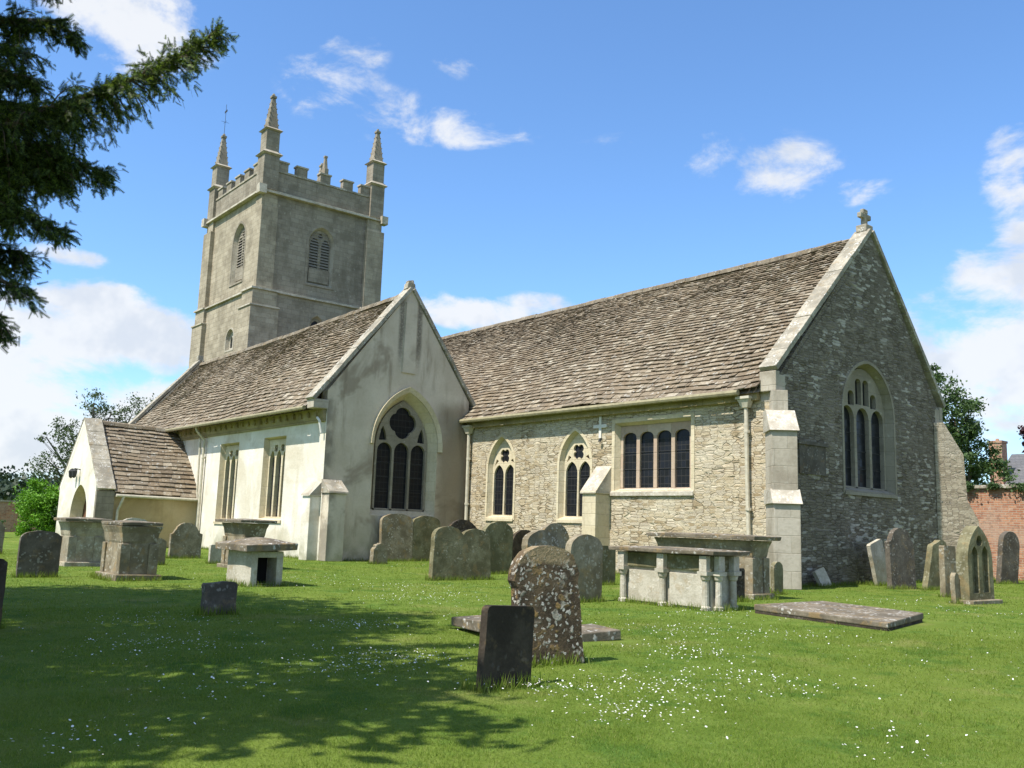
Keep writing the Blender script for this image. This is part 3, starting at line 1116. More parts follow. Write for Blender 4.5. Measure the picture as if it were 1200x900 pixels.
# north-east diagonal buttress with a long sloped head
d = Vector((1, 1, 0)).normalized()
s = Vector((-d.y, d.x, 0))
c = Vector((XE, YN, 0))
mb = MB()
side = [(-.3, 0), (.98, 0), (.92, 1.9), (.62, 2.5), (.56, 3.9), (.0, 4.9), (-.3, 4.9)]
mb.prism([c - s * .33 + d * a + Vector((0, 0, z)) for a, z in side], s * .66)
mb.build('buttress', 'rubble_tan', chancel, bevel=.015)
# plinth / footing of the east wall, wall tablet
mb = MB()
mb.box(XE - .01, XE + .035, 20.75, 22.0, 2.86, 3.62)
mb.box(XE + .02, XE + .08, 20.68, 22.07, 3.622, 3.72)
mb.build('wall_tablet', 'stone_slate', chancel)
# middle south buttress
mb = MB()
bx0, bx1 = -19.68, -19.12
mb.box(bx0, bx1, YS - .62, YS + .05, 0, 2.30)
mb.hexa([(bx0 - .05, YS - .68, 2.303), (bx1 + .05, YS - .68, 2.303), (bx1 + .05, YS + .05, 2.303), (bx0 - .05, YS + .05, 2.303),
         (bx0 - .05, YS - .68, 2.36), (bx1 + .05, YS - .68, 2.36), (bx1 + .05, YS + .05, 3.22), (bx0 - .05, YS + .05, 3.22)], 1)
mb.build('buttress', ['dressed', 'weathering'], chancel, bevel=.015)
# eaves gutter, hoppers and pipes
mb = MB()
mb.tube([(XE - .95, YS - OV - .06, EAV - .10), (-26.25, YS - OV - .06, EAV - .06)], .075, 8)
mb.build('gutter', 'gutter', chancel)
mb = MB()
mb.box(-26.2, XE - .55, YS - .16, YS - .002, EAV - .3, EAV - .1)
mb.build('eaves_cornice', 'eaves', chancel)
pipe_run(chancel, [(-14.15, YS - .14, 4.6), (-14.15, YS - .11, 2.5), (-14.1, YS - .11, .1)], .055, [(-14.15, YS - .11, 3.9), (-14.12, YS - .11, 1.9)], hopper=(-14.15, YS - .14, 4.74))
pipe_run(chancel, [(-26.05, YS - .14, 4.6), (-26.05, YS - .11, .1)], .06, [(-26.05, YS - .11, 3.6), (-26.05, YS - .11, 2.0)], hopper=(-26.05, YS - .14, 4.72))
# painted cross on the wall
mb = MB()
mb.box(-19.60, -19.50, YS - .05, YS - .004, 4.02, 4.68)
mb.box(-19.83, -19.27, YS - .052, YS - .002, 4.33, 4.43)
mb.build('wall_cross', 'white', chancel)
mb = MB()
mb.tube([(-19.5, YS - .10, 3.98), (-19.5, YS - .10, 3.90)], [.03, .05], 8)
mb.tube([(-19.5, YS - .0, 4.0), (-19.5, YS - .10, 4.0)], .012, 6)
mb.build('wall_lamp', 'iron', chancel)

# ---- south chapel / aisle
XA, YA = -26.3, 14.17
AW = -45.8
AE, AR, AY = 5.05, 9.22, 17.2
ARW = 8.85
cp = MB()
fA, fAS = frE(XA), frS(YA)
oA = arch(17.27, 1.48, 2.60, 3.85, 5.72, 12)
iA = inset(oA, .27)
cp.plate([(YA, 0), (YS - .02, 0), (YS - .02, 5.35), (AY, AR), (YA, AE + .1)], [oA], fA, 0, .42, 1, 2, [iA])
ws1 = [(-34.75, 1.12), (-33.0, 1.12), (-33.0, 4.08), (-34.75, 4.08)]
ws2 = [(-30.85, 1.25), (-29.10, 1.25), (-29.10, 4.12), (-30.85, 4.12)]
cp.plate([(AW, 0), (XA, 0), (XA, AE + .02), (AW, AE + .02)], [ws1, ws2], fAS, 0, .36, 0, 2, [inset(ws1, .10), inset(ws2, .10)])
cp.face([(AW, YS, 0), (AW, YA, 0), (AW, YA, AE), (AW, AY, ARW - .05), (AW, YS, 5.3)], 1)
chapel = cp.build('chapel', ['limewash', 'render_shade', 'dressed'], church)
slates(chapel, (AW + .1, YA - .55, AE - .20), (XA - .40, YA - .55, AE - .16), (XA - .40, AY, AR + .02), (AW + .1, AY, ARW), sag=.06)
slates(chapel, (AW + .1, 20.25, 5.2), (XA - .40, 20.25, 5.3), (XA - .40, AY, AR + .02), (AW + .1, AY, ARW), expo=(.35, .2), wid=(.3, .6), sag=.06)
ridge(chapel, (AW + .1, AY, ARW + .1), (XA - .40, AY, AR + .10), sag=.06)
coping(chapel, (XA - .18, YA - .5, AE + .02), (XA - .18, AY, AR + .16), (1, 0, 0), .5, .13)
coping(chapel, (XA - .18, 20.1, 5.5), (XA - .18, AY, AR + .16), (1, 0, 0), .5, .13)
coping(chapel, (AW, YA - .45, AE + .05), (AW, AY, ARW + .22), (1, 0, 0), .45, .13)
coping(chapel, (AW, 20.1, 5.3), (AW, AY, ARW + .22), (1, 0, 0), .45, .13)
mb = MB()
for (xc, y0, z0, zt) in ((XA, YA - .02, AE - .15, AR), (AW + .2, YA - .02, AE - .15, ARW + .05)):
    mb = MB()
    mb.prism([(xc - .41, y0, z0 - .2), (xc - .41, AY, zt - .4), (xc - .41, AY, zt + .15), (xc - .41, y0, z0 + .55)], (.405, 0, 0))
    mb.prism([(xc - .41, YS, 5.0), (xc - .41, AY, zt - .4), (xc - .41, AY, zt + .15), (xc - .41, YS, 5.68)], (.405, 0, 0))
    mb.build('gable_parapet', 'render_shade', chapel)
mb = MB()
mb.box(XA - .45, XA + .02, YA - .52, YA + .02, AE - .22, AE + .08)
mb.build('kneeler', 'dressed_grey', chapel, bevel=.02)
mb = MB()
mb.box(AW - .2, AW + .24, YA - .48, YA + .02, AE - .22, AE + .1)
mb.build('kneeler', 'dressed_grey', chapel, bevel=.02)
mb = MB()   # stumps of finials
mb.box(XA - .34, XA - .04, AY - .16, AY + .16, AR + .22, AR + .42, j=.03)
mb.box(XA - .29, XA - .09, AY - .1, AY + .1, AR + .42, AR + .53, j=.03)
mb.build('finial_stump', 'coping', chapel, bevel=.02)
mb = MB()
mb.box(AW - .15, AW + .15, AY - .16, AY + .16, ARW + .28, ARW + .55, j=.03)
mb.build('finial_stump', 'coping', chapel, bevel=.02)
# flue strip in the gable
mb = MB()
mb.hexa([(XA - .02, AY - .27, 6.4), (XA + .045, AY - .27, 6.4), (XA + .045, AY + .27, 6.4), (XA - .02, AY + .27, 6.4),
         (XA - .02, AY - .22, 8.9), (XA + .045, AY - .22, 8.9), (XA + .045, AY + .22, 8.9), (XA - .02, AY + .22, 8.9)])
mb.build('flue_strip', 'render_shade', chapel)
# east window of the chapel
wA = iA[1][0] - iA[0][0]
cA = 17.27
LA = []
for k in (-1, 0, 1):
    LA.append(arch(cA + k * wA / 3, 1.57, wA / 3 - .085, 3.66, 3.96 + (.04 if k == 0 else 0), 7))
LA.append(foil(cA, 4.68, .55, 4, math.pi / 2, depth=.20))
for sg in (-1, 1):
    LA.append([(cA + sg * a, b) for a, b in ((.94, 4.03), (.63, 4.05), (.68, 4.30), (.79, 4.54), (.87, 4.38))][::sg])
window(chapel, fA, oA, LA, .42, .27, 'tracery_grey', surround=0, bar=(2.3, 2.8, 3.3), mull=.14, sill=False)
hood = arch(17.27, 3.75, 2.90, 3.86, 5.92, 14)
hoodin = arch(17.27, 3.75, 2.62, 3.86, 5.735, 14)
mb = MB()
for k in range(1, len(hood) - 1):
    q = k + 1
    A1, B1, A0, B0 = hood[k], hood[q], hoodin[k], hoodin[q]
    mb.hexa([fA(A0[0], A0[1], .04), fA(B0[0], B0[1], .04), fA(B1[0], B1[1], .04), fA(A1[0], A1[1], .04),
             fA(A0[0], A0[1], -.05), fA(B0[0], B0[1], -.05), fA(B1[0], B1[1], -.12), fA(A1[0], A1[1], -.12)])
for p in (hood[1], hood[0]):
    pass
mb.build('hood_mould', 'dressed', chapel)
# south windows of the chapel: square-headed, three lights
for ws in (ws1, ws2):
    i_ = inset(ws, .10)
    w_ = i_[1][0] - i_[0][0]
    LL = []
    for k in range(3):
        LL.append(arch(i_[0][0] + w_ * (k + .5) / 3, i_[0][1] + .01, w_ / 3 - .12, i_[2][1] - .72, i_[2][1] - .34, 6))
    for k in range(1, 3):
        LL.append(foil(i_[0][0] + w_ * k / 3, i_[2][1] - .28, .15, 4, math.pi / 4, 20))
    window(chapel, fAS, ws, LL, .36, .10, 'dressed', surround=0, bar=(2.0, 2.8, 3.4), mull=.17)
# angle buttresses at the south-east corner
mb = MB()
mb.box(XA - .62, XA - .10, YA - .36, YA + .02, 0, 2.02)
mb.hexa([(XA - .67, YA - .42, 2.023), (XA - .05, YA - .42, 2.023), (XA - .05, YA + .02, 2.023), (XA - .67, YA + .02, 2.023),
         (XA - .67, YA - .40, 2.08), (XA - .05, YA - .40, 2.08), (XA - .05, YA + .02, 2.52), (XA - .67, YA + .02, 2.52)], 1)
mb.build('buttress', ['limewash', 'dressed_grey'], chapel, bevel=.015)
mb = MB()
mb.box(XA - .02, XA + .45, YA + .003, YA + .62, 0, 2.12)
mb.hexa([(XA - .02, YA - .04, 2.123), (XA + .52, YA - .04, 2.123), (XA + .52, YA + .67, 2.123), (XA - .02, YA + .67, 2.123),
         (XA - .02, YA - .04, 2.58), (XA + .50, YA - .04, 2.2), (XA + .50, YA + .67, 2.2), (XA - .02, YA + .67, 2.58)], 1)
mb.build('buttress', ['render_shade', 'coping'], chapel, bevel=.015)
# eaves cornice, gutter, pipes
mb = MB()
mb.hexa([(AW + .2, YA - .06, AE - .62), (XA - .05, YA - .06, AE - .62), (XA - .05, YA, AE - .62), (AW + .2, YA, AE - .62),
         (AW + .2, YA - .16, AE - .2), (XA - .05, YA - .16, AE - .2), (XA - .05, YA, AE - .2), (AW + .2, YA, AE - .2)])
for k in range(36):
    x = XA - .5 - k * .52
    mb.box(x - .06, x + .06, YA - .19, YA - .02, AE - .44, AE - .28, j=.025)
mb.build('eaves_cornice', 'eaves', chapel)
mb = MB()
mb.tube([(AW + .2, YA - .62, AE - .24), (XA - .42, YA - .62, AE - .20)], .07, 8)
mb.build('gutter', 'gutter', chapel)
pipe_run(chapel, [(-36.2, YA - .5, AE - .25), (-36.2, YA - .45, AE - .4), (-36.2, YA - .12, AE - .75), (-36.2, YA - .1, .1)], .055, [(-36.2, YA - .1, 3.6)])
pipe_run(chapel, [(XA - .25, YA - .22, 4.55), (XA - .12, YA - .2, 4.45), (XA - .1, YA - .12, 4.05)], .04, mat='white', name='overflow_spout')

# ---- porch
PX0, PX1, PY = -41.9, -36.7, 10.25
PC = (PX0 + PX1) / 2
PE, PR = 2.12, 4.88
pm = MB()
oP = arch(-38.85, 0.0, 2.3, 1.05, 2.35, 10)
iP = offset(oP, -.12)
iP = [(p[0], max(0.0, p[1])) for p in iP]
pm.plate([(PX0, 0), (PX1, 0), (PX1, PE + .05), (PC, PR), (PX0, PE + .05)], [[(a_, b_ + .02 if b_ < .01 else b_) for a_, b_ in oP]], frS(PY), 0, .45, 0, 2, [iP])
pm.face([(PX1, PY, 0), (PX1, YA, 0), (PX1, YA, PE), (PX1, PY, PE)], 1)
pm.face([(PX0, YA, 0), (PX0, PY, 0), (PX0, PY, PE), (PX0, YA, PE)], 0)
pm.face([(-41, PY + .47, 0.02), (PX1 - .4, PY + .47, .02), (PX1 - .4, PY + .47, 2.6), (-41, PY + .47, 2.6)], 3)
porch = pm.build('porch', ['limewash', 'render_tan', 'dressed', 'wood'], church)
slates(porch, (PX1 + .22, PY + .62, PE - .08), (PX1 + .22, YA - .05, PE - .12), (PC, YA + 1.2, PR - .12), (PC, PY + .62, PR - .02), expo=(.27, .2), wid=(.22, .5))
slates(porch, (PX0 - .22, PY + .62, PE - .08), (PX0 - .22, YA - .05, PE - .12), (PC, YA + 1.2, PR - .12), (PC, PY + .62, PR - .02), expo=(.27, .2), wid=(.22, .5))
ridge(porch, (PC, PY + .6, PR + .06), (PC, YA + 1.1, PR - .04), mat='slate')
mb = MB()
for sx, xe in ((1, PX1), (-1, PX0)):
    mb.prism([(xe, PY - .006, PE - .1), (PC, PY - .006, PR - .18), (PC, PY - .006, PR + .10), (xe, PY - .006, PE + .2)], (0, .62, 0))
mb.build('gable_parapet', 'limewash', porch)
coping(porch, (PX1 + .20, PY + .32, PE + .02), (PC, PY + .32, PR + .14), (0, 1, 0), .67, .06, 'coping')
coping(porch, (PX0 - .20, PY + .32, PE + .02), (PC, PY + .32, PR + .14), (0, 1, 0), .67, .06, 'coping')
mb = MB()
mb.box(PX1 - .05, PX1 + .12, PY - .01, PY + .66, 0, PE - .02)
mb.box(PX1 - .05, PX1 + .20, PY - .05, PY + .72, .72, .84)
mb.build('quoin', 'ashlar_grey', porch, bevel=.012)
mb = MB()
mb.tube([(PX1 + .28, PY + .66, PE - .18), (PX1 + .28, YA - .05, PE - .22)], .06, 8)
mb.build('gutter', 'pipe', porch)
pipe_run(porch, [(PX1 + .28, PY + .95, PE - .2), (PX1 + .25, PY + .9, PE - .4), (PX1 + .10, PY + .82, PE - .75), (PX1 + .09, PY + .8, .1)], .05)
pipe_run(porch, [(PX1 + .28, YA - .1, PE - .22), (PX1 + .2, YA - .12, PE + .1), (PX1 + .12, YA - .14, 4.4)], .045)
mb = MB()
for x in (-39.55, -39.1):
    mb = MB()
    mb.tube([(x, PY - .0, 2.95), (x, PY - .22, 2.98)], .02, 6)
    mb.tube([(x, PY - .22, 2.98), (x, PY - .22, 2.88), (x, PY - .22, 2.66), (x, PY - .22, 2.6)], [.03, .11, .08, .02], 8)
    mb.build('porch_lantern', 'iron', porch)

# ---- west tower
TW, TD = 8.0, 7.5           # west-east depth and south-north width of the upper stage
trot = R(-1.0)
T0 = Vector((-46.9, 20.4, 0))
TX = Matrix.Translation(T0) @ Matrix.Rotation(trot, 4, 'Z')
LOW = .16
Z1, Z2, Z3 = 13.72, 19.42, 20.80


def tfr(fr):
    return lambda u, v, d: fr(u, v, d)


tb = MB()
fTE, fTS = frE(0.0), frS(0.0)
oTE = arch(3.78, 14.72, 1.62, 17.25, 18.2)
oTS = arch(-3.0, 14.72, 1.75, 17.25, 18.3)
iTE, iTS = inset(oTE, .15), inset(oTS, .15)
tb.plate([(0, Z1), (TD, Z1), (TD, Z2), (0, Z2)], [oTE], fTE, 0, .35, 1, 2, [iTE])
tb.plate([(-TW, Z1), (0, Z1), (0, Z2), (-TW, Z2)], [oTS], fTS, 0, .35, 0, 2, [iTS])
tb.face([(0, TD, Z1), (-TW, TD, Z1), (-TW, TD, Z2), (0, TD, Z2)], 1)
tb.face([(-TW, TD, Z1), (-TW, 0, Z1), (-TW, 0, Z2), (-TW, TD, Z2)], 0)
# lower stage
oLS = arch(-2.85, 10.7, 1.1, 11.35, 11.9)
oLE = arch(3.72, 11.3, .95, 12.2, 12.85)
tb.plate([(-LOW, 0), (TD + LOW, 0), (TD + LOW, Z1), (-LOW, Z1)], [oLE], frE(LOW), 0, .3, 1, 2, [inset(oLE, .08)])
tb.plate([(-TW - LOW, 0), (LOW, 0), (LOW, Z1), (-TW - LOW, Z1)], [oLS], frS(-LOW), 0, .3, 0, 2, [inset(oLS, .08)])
tb.face([(LOW, TD + LOW, 0), (-TW - LOW, TD + LOW, 0), (-TW - LOW, TD + LOW, Z1), (LOW, TD + LOW, Z1)], 1)
tb.face([(-TW - LOW, TD + LOW, 0), (-TW - LOW, -LOW, 0), (-TW - LOW, -LOW, Z1), (-TW - LOW, TD + LOW, Z1)], 0)
tower = tb.build('tower', ['ashlar', 'ashlar_grey', 'dressed_grey'], church, xf=TX)


def tpart(mb, name, mats, bevel=0.0):
    return mb.build(name, mats, tower, xf=TX, bevel=bevel)


# windows of the tower (built in tower coordinates)
def twindow(fr, outline, lights, depth, inset, **kw):
    nb = len(bpy.data.objects)
    save = MB.build

    def bld(s, name, mats, parent=None, **k):
        k['xf'] = TX
        return save(s, name, mats, parent, **k)
    MB.build = bld
    r = window(tower, fr, outline, lights, depth, inset, **kw)
    MB.build = save
    return r


for fr, o_, c_ in ((fTE, oTE, 3.78), (fTS, oTS, -3.0)):
    L = [arch(c_ - .36, 15.75, .54, 17.1, 17.6, 6), arch(c_ + .36, 15.75, .54, 17.1, 17.6, 6), foil(c_, 17.72, .17, 4, 0, 16)]
    twindow(fr, o_, L, .35, .15, stone='ashlar_grey', louvre=True, surround=.14, mull=.12)
    mb = MB()
    mb.plate([(c_ - .64, 14.9), (c_ + .64, 14.9), (c_ + .64, 15.7), (c_ - .64, 15.7)], [], fr, .16, .3, 0)
    tpart(mb, 'blind_panel', 'ashlar_grey')
L = [arch(-2.85 - .22, 10.85, .32, 11.3, 11.55, 5), arch(-2.85 + .22, 10.85, .32, 11.3, 11.55, 5)]
twindow(frS(-LOW), oLS, L, .3, .08, stone='dressed_grey', surround=.10, mull=.1, sill=False)
L = [arch(3.72, 11.45, .6, 12.2, 12.6, 6)]
twindow(frE(LOW), oLE, L, .3, .08, stone='ashlar_grey', surround=.12, mull=.1, sill=False)
# clasping buttresses
for (x0, x1, y0, y1) in ((-1.0, .30, -.30, 1.0), (-1.0, .30, TD - 1.0, TD + .30), (-TW - .30, -TW + 1.0, -.30, 1.0), (-TW - .3, -TW + 1.0, TD - 1.0, TD + .3)):
    cx, cy = (x0 + x1) / 2, (y0 + y1) / 2
    mb = MB()
    # upper: only a slim angle strip, then two wider stages
    sx = 1 if cx > -TW / 2 else -1
    sy = 1 if cy > TD / 2 else -1
    ex, ey = (0 if sx > 0 else -TW), (0 if sy < 0 else TD)

    def bx(p, wd, z0, z1, mi=0):
        xa, xb = ex + sx * p, ex - sx * wd
        ya, yb = ey + sy * p, ey - sy * wd
        mb.box(min(xa, xb), max(xa, xb), min(ya, yb), max(ya, yb), z0, z1, mi)
    bx(.27 if (sx, sy) != (1, -1) else .07, .92, Z1 + .12, 18.75)
    bx(.14 if (sx, sy) != (1, -1) else .05, .86, 18.75, Z2)
    bx(.34, 1.12, 12.85, Z1 - .001)
    bx(.50, 1.26, 12.75, 12.85, 1)
    bx(.44, 1.22, 9.5, 12.75)
    bx(.7, 1.4, 0, 9.5)
    tpart(mb, 'buttress', ['ashlar', 'weathering'], bevel=.02)
# strings
for z, p, h in ((Z1, .30, .16), (Z2, .27, .20)):
    mb = MB()
    for (x0, x1, y0, y1) in ((-TW - p, p, -p, 0.0), (-TW - p, p, TD, TD + p), (0.0, p, 0.0, TD), (-TW - p, -TW, 0.0, TD)):
        mb.hexa([(x0, y0, z), (x1, y0, z), (x1, y1, z), (x0, y1, z), (x0, y0, z + h * .55), (x1, y0, z + h * .55), (x1, y1, z + h * .55), (x0, y1, z + h * .55)])
    q = p * .45
    for (x0, x1, y0, y1) in ((-TW - q, q, -q, 0.0), (-TW - q, q, TD, TD + q), (0.0, q, 0.0, TD), (-TW - q, -TW, 0.0, TD)):
        mb.box(x0, x1, y0, y1, z + h * .55, z + h)
    for (xx, yy) in ((.2, -.2), (.2, TD + .2), (-TW - .2, -.2)):
        if z == Z2:
            mb.box(xx - .22, xx + .22, yy - .22, yy + .22, z - .16, z + .34, j=.02)
    if z == Z1:
        for (xx, yy) in ((0, 0), (0, TD), (-TW, 0)):
            sx, sy = (1 if xx == 0 else -1), (-1 if yy == 0 else 1)
            x_a, x_b, y_a, y_b = xx + sx * .44, xx - sx * 1.14, yy + sy * .44, yy - sy * 1.14
            mb.box(min(x_a, x_b), max(x_a, x_b), min(y_a, y_b), max(y_a, y_b), z, z + .1)
    tpart(mb, 'string_course', 'weathering')
# parapet with battlements
mb = MB()
t_ = .35
for (x0, x1, y0, y1) in ((-TW, 0, 0.0, t_), (-TW, 0, TD - t_, TD), (-t_, 0.0, t_, TD - t_), (-TW, -TW + t_, t_, TD - t_)):
    mb.box(x0, x1, y0, y1, Z2 + .2, Z3)
mb.box(-TW + t_, -t_, t_, TD - t_, Z2 + .2, Z2 + .45)
tpart(mb, 'parapet', 'ashlar_grey')
mb = MB()
for (x0, x1, y0, y1) in ((-TW - .05, .05, -.05, t_ + .05), (-TW - .05, .05, TD - t_ - .05, TD + .05), (-t_ - .05, .05, t_ + .05, TD - t_ - .05), (-TW - .05, -TW + t_ + .05, t_ + .05, TD - t_ - .05)):
    mb.box(x0, x1, y0, y1, Z3 + .002, Z3 + .11)
tpart(mb, 'parapet_coping', 'coping')
for y in (1.05, 2.25, 3.75, 5.25, 6.45):
    for x0, x1 in ((-t_, 0.0), (-TW, -TW + t_)):
        mb = MB()
        mb.box(x0, x1, y - .33, y + .33, Z3 + .112, Z3 + .62)
        mb.box(x0 - .05, x1 + .05, y - .38, y + .38, Z3 + .622, Z3 + .72, 1)
        tpart(mb, 'merlon', ['ashlar_grey', 'dressed_grey'])
for x in (-1.3, -2.65, -4.0, -5.35, -6.7):
    for y0, y1 in ((0.0, t_), (TD - t_, TD)):
        mb = MB()
        mb.box(x - .36, x + .36, y0, y1, Z3 + .112, Z3 + .62)
        mb.box(x - .41, x + .41, y0 - .05, y1 + .05, Z3 + .622, Z3 + .72, 1)
        tpart(mb, 'merlon', ['ashlar_grey', 'dressed_grey'])
mb = MB()           # small mid pinnacle
mb.box(-.42, .06, 3.62, 3.88, Z3 + .722, Z3 + 1.05)
mb.hexa([(-.32, 3.63, Z3 + 1.05), (-.04, 3.63, Z3 + 1.05), (-.04, 3.87, Z3 + 1.05), (-.32, 3.87, Z3 + 1.05), (-.25, 3.68, Z3 + 1.75), (-.11, 3.68, Z3 + 1.75), (-.11, 3.82, Z3 + 1.75), (-.25, 3.82, Z3 + 1.75)])
mb.box(-.28, -.08, 3.65, 3.85, Z3 + 1.75, Z3 + 1.88)
tpart(mb, 'mid_pinnacle', 'ashlar_grey', bevel=.02)


def pinnacle(cx, cy):
    mb = MB()

    def sq(r0, z0, r1, z1, mi=0):
        mb.hexa([(cx - r0, cy - r0, z0), (cx + r0, cy - r0, z0), (cx + r0, cy + r0, z0), (cx - r0, cy + r0, z0), (cx - r1, cy - r1, z1), (cx + r1, cy - r1, z1), (cx + r1, cy + r1, z1), (cx - r1, cy + r1, z1)], mi)
    sq(.46, Z2 + .2, .46, 21.62)
    sq(.46, 21.622, .60, 21.72, 1)
    sq(.60, 21.722, .44, 21.90, 1)
    sq(.40, 21.902, .40, 23.10)
    sq(.40, 23.102, .53, 23.18, 1)
    sq(.53, 23.182, .36, 23.32, 1)
    sq(.315, 23.322, .10, 25.20)
    sq(.15, 25.202, .15, 25.34)
    sq(.09, 25.342, .05, 25.5)
    for k in range(5):
        z = 23.55 + k * .33
        r = .315 - (.225) * (z - 23.32) / 1.88
        for sx, sy in ((1, 1), (1, -1), (-1, 1), (-1, -1)):
            x, y = cx + sx * r, cy + sy * r
            mb.box(x - .032, x + .032, y - .032, y + .032, z - .03, z + .05, 0, j=.01)
    return tpart(mb, 'pinnacle', ['ashlar_grey', 'dressed_grey'], bevel=.015)


for cx, cy in ((-.28, .28), (-.28, TD - .28), (-TW + .28, .28), (-TW + .28, TD - .28)):
    pinnacle(cx, cy)
mb = MB()
px, py = -TW + .28, .28
mb.tube([(px, py, 25.45), (px, py, 27.5)], .014, 6)
mb.box(px - .18, px + .22, py - .010, py + .010, 26.95, 27.08)
mb.tube([(px - .25, py, 26.3), (px + .25, py, 26.3)], .009, 6)
mb.tube([(px, py - .25, 26.3), (px, py + .25, 26.3)], .009, 6)
tpart(mb, 'weathervane', 'iron')


# ------------------------------------------------------------------ gravestones
def prof(kind, w, h):
    a = w / 2
    P = []
    if kind == 'round':
        P = [(-a, 0), (a, 0)] + [(a * math.cos(t), h - a + a * math.sin(t)) for t in np.linspace(0, math.pi, 17)]
    elif kind == 'segment':
        r = a * .42
        P = [(-a, 0), (a, 0)] + [(a * math.cos(t), h - r + r * math.sin(t)) for t in np.linspace(.12, math.pi - .12, 15)]
    elif kind == 'flat':
        c = .09 * w
        P = [(-a, 0), (a, 0), (a, h - c)] + [(a - c + c * math.cos(t), h - c + c * math.sin(t)) for t in np.linspace(0, math.pi / 2, 4)] + \
            [(-a + c - c * math.sin(t), h - c + c * math.cos(t)) for t in np.linspace(0, math.pi / 2, 4)]
    elif kind == 'shoulder':
        s, r = .16 * w, a * .62
        P = [(-a, 0), (a, 0), (a, h - r - s * .3), (a - s * .5, h - r - s * .1), (a - s * .8, h - r + s * .35)] + \
            [((a - s) * math.cos(t), h - r * .8 + r * .8 * math.sin(t)) for t in np.linspace(.25, math.pi - .25, 13)] + \
            [(-a + s * .8, h - r + s * .35), (-a + s * .5, h - r - s * .1), (-a, h - r - s * .3)]
    elif kind == 'dome':
        P = [(-a * .96, 0), (a * .96, 0), (a, h * .78)] + [(a * math.cos(t), h * .80 + h * .20 * math.sin(t)) for t in np.linspace(.1, math.pi - .1, 15)] + [(-a, h * .78)]
    elif kind == 'rough':
        P = [(-a, 0), (a * .97, 0), (a, h * .5), (a * .98, h * .70), (a * 1.05, h * .76), (a * 1.02, h * .82), (a * .90, h * .905), (a * .64, h * .965), (a * .2, h), (-a * .22, h * .995), (-a * .64, h * .96),
             (-a * .92, h * .895), (-a * 1.06, h * .82), (-a * 1.08, h * .755), (-a * .98, h * .69), (-a * .97, h * .4)]
    elif kind == 'ogee':
        P = [(-a, 0), (a, 0), (a, h * .80), (a * .93, h * .85), (a * .72, h * .875), (a * .5, h * .92), (a * .28, h * .975), (0, h), (-a * .28, h * .975), (-a * .5, h * .92), (-a * .72, h * .875), (-a * .93, h * .85), (-a, h * .80)]
    elif kind == 'double':
        b = a / 2
        P = [(-a, 0), (a, 0)] + [(b + b * math.cos(t), h - .55 * b + .55 * b * math.sin(t)) for t in np.linspace(.05, math.pi - .3, 10)] + \
            [(-b + b * math.cos(t), h - .5 * b + .55 * b * math.sin(t)) for t in np.linspace(.3, math.pi - .05, 10)]
    elif kind == 'gothic':
        P = arch(0, 0, w, h * .55, h, 9)
    return [(float(p), float(q)) for p, q in P]


def headstone(x, y, w, h, t, kind, mat, label, yaw=0.0, roll=0.0, tip=0.0, name='headstone', jitter=.007, sink=.12, edge=None, taper=0.0, bev=.02, group=None):
    """x = the plane of its east face, y = middle of its foot; roll > 0 leans to the north (right), tip > 0 leans back (west)"""
    P = prof(kind, w, h + sink)
    mb = MB()
    if taper:
        P = [(u * (1 + taper * (1 - v / h)), v) for u, v in P]
    # rounder outline points for a hand-cut look
    n = len(P)
    loop = []
    for k in range(n):
        p, q = P[k], P[(k + 1) % n]
        L = math.hypot(q[0] - p[0], q[1] - p[1])
        m = max(1, int(L / .12))
        for j in range(m):
            f = j / m
            loop.append((p[0] + (q[0] - p[0]) * f + random.uniform(-jitter, jitter), p[1] + (q[1] - p[1]) * f + (random.uniform(-jitter, jitter) if p[1] > .01 else 0)))
    mb.plate(loop, [], lambda u, v, d: (-d, u, v - sink), 0, t, 0)
    xf = Matrix.Translation((x, y, 0)) @ Matrix.Rotation(yaw, 4, 'Z') @ Matrix.Rotation(-roll, 4, 'X') @ Matrix.Rotation(-tip, 4, 'Y')
    o = mb.build(name, mat, None, origin=(x - t / 2, y, 0), xf=xf, bevel=bev)
    if edge:
        o.data.materials.append(M[edge])
    return tag(o, label, 'headstone', group or 'weathered headstones in the churchyard')


HS = headstone
HS(-11.6, 2.08, .62, .74, .10, 'flat', 'stone_dark', 'dark headstone cut off by the left edge of the photo', yaw=.1)
HS(-19.85, 4.62, .74, .90, .10, 'segment', 'stone_slate', 'dark grey headstone with a low curved top standing in front of the pale chest tomb', yaw=.02)
HS(-27.8, 10.5, .96, 1.06, .13, 'shoulder', 'stone', 'square-shouldered headstone standing alone against the tan porch wall')
HS(-24.6, 10.2, .44, .52, .12, 'flat', 'stone_pale', 'small pale grey headstone close behind the open-ended table tomb')
HS(-12.0, 5.07, .44, .42, .13, 'flat', 'stone_slate', 'short stump of a dark lichened headstone alone on the shaded lawn', roll=-.03, jitter=.012, bev=.03)
HS(-24.2, 15.15, .50, .62, .20, 'shoulder', 'stone', 'knee-high moulded stone at the foot of the chapel wall left of the twin headstones', jitter=.015, bev=.04)
HS(-25.95, 16.88, 1.24, 1.56, .14, 'segment', 'stone', 'tall left half of the twin headstones under the chapel east window', tip=.03)
HS(-25.98, 18.08, 1.12, 1.52, .13, 'segment', 'stone_green', 'right half of the twin headstones in the corner beside the downpipe', tip=.02)
HS(-17.38, 13.15, 1.62, 1.20, .15, 'double', 'stone_green', 'broad double headstone with two curved heads leaning back near the chapel', tip=.06, roll=.03, taper=.07)
HS(-20.6, 15.6, 1.22, 1.42, .13, 'round', 'stone_dark', 'blackened round-topped headstone peeping over the double headstone', tip=.05)
HS(-19.2, 15.72, .98, 1.38, .13, 'dome', 'stone_green', 'mossy green round-topped headstone right of the double headstone')
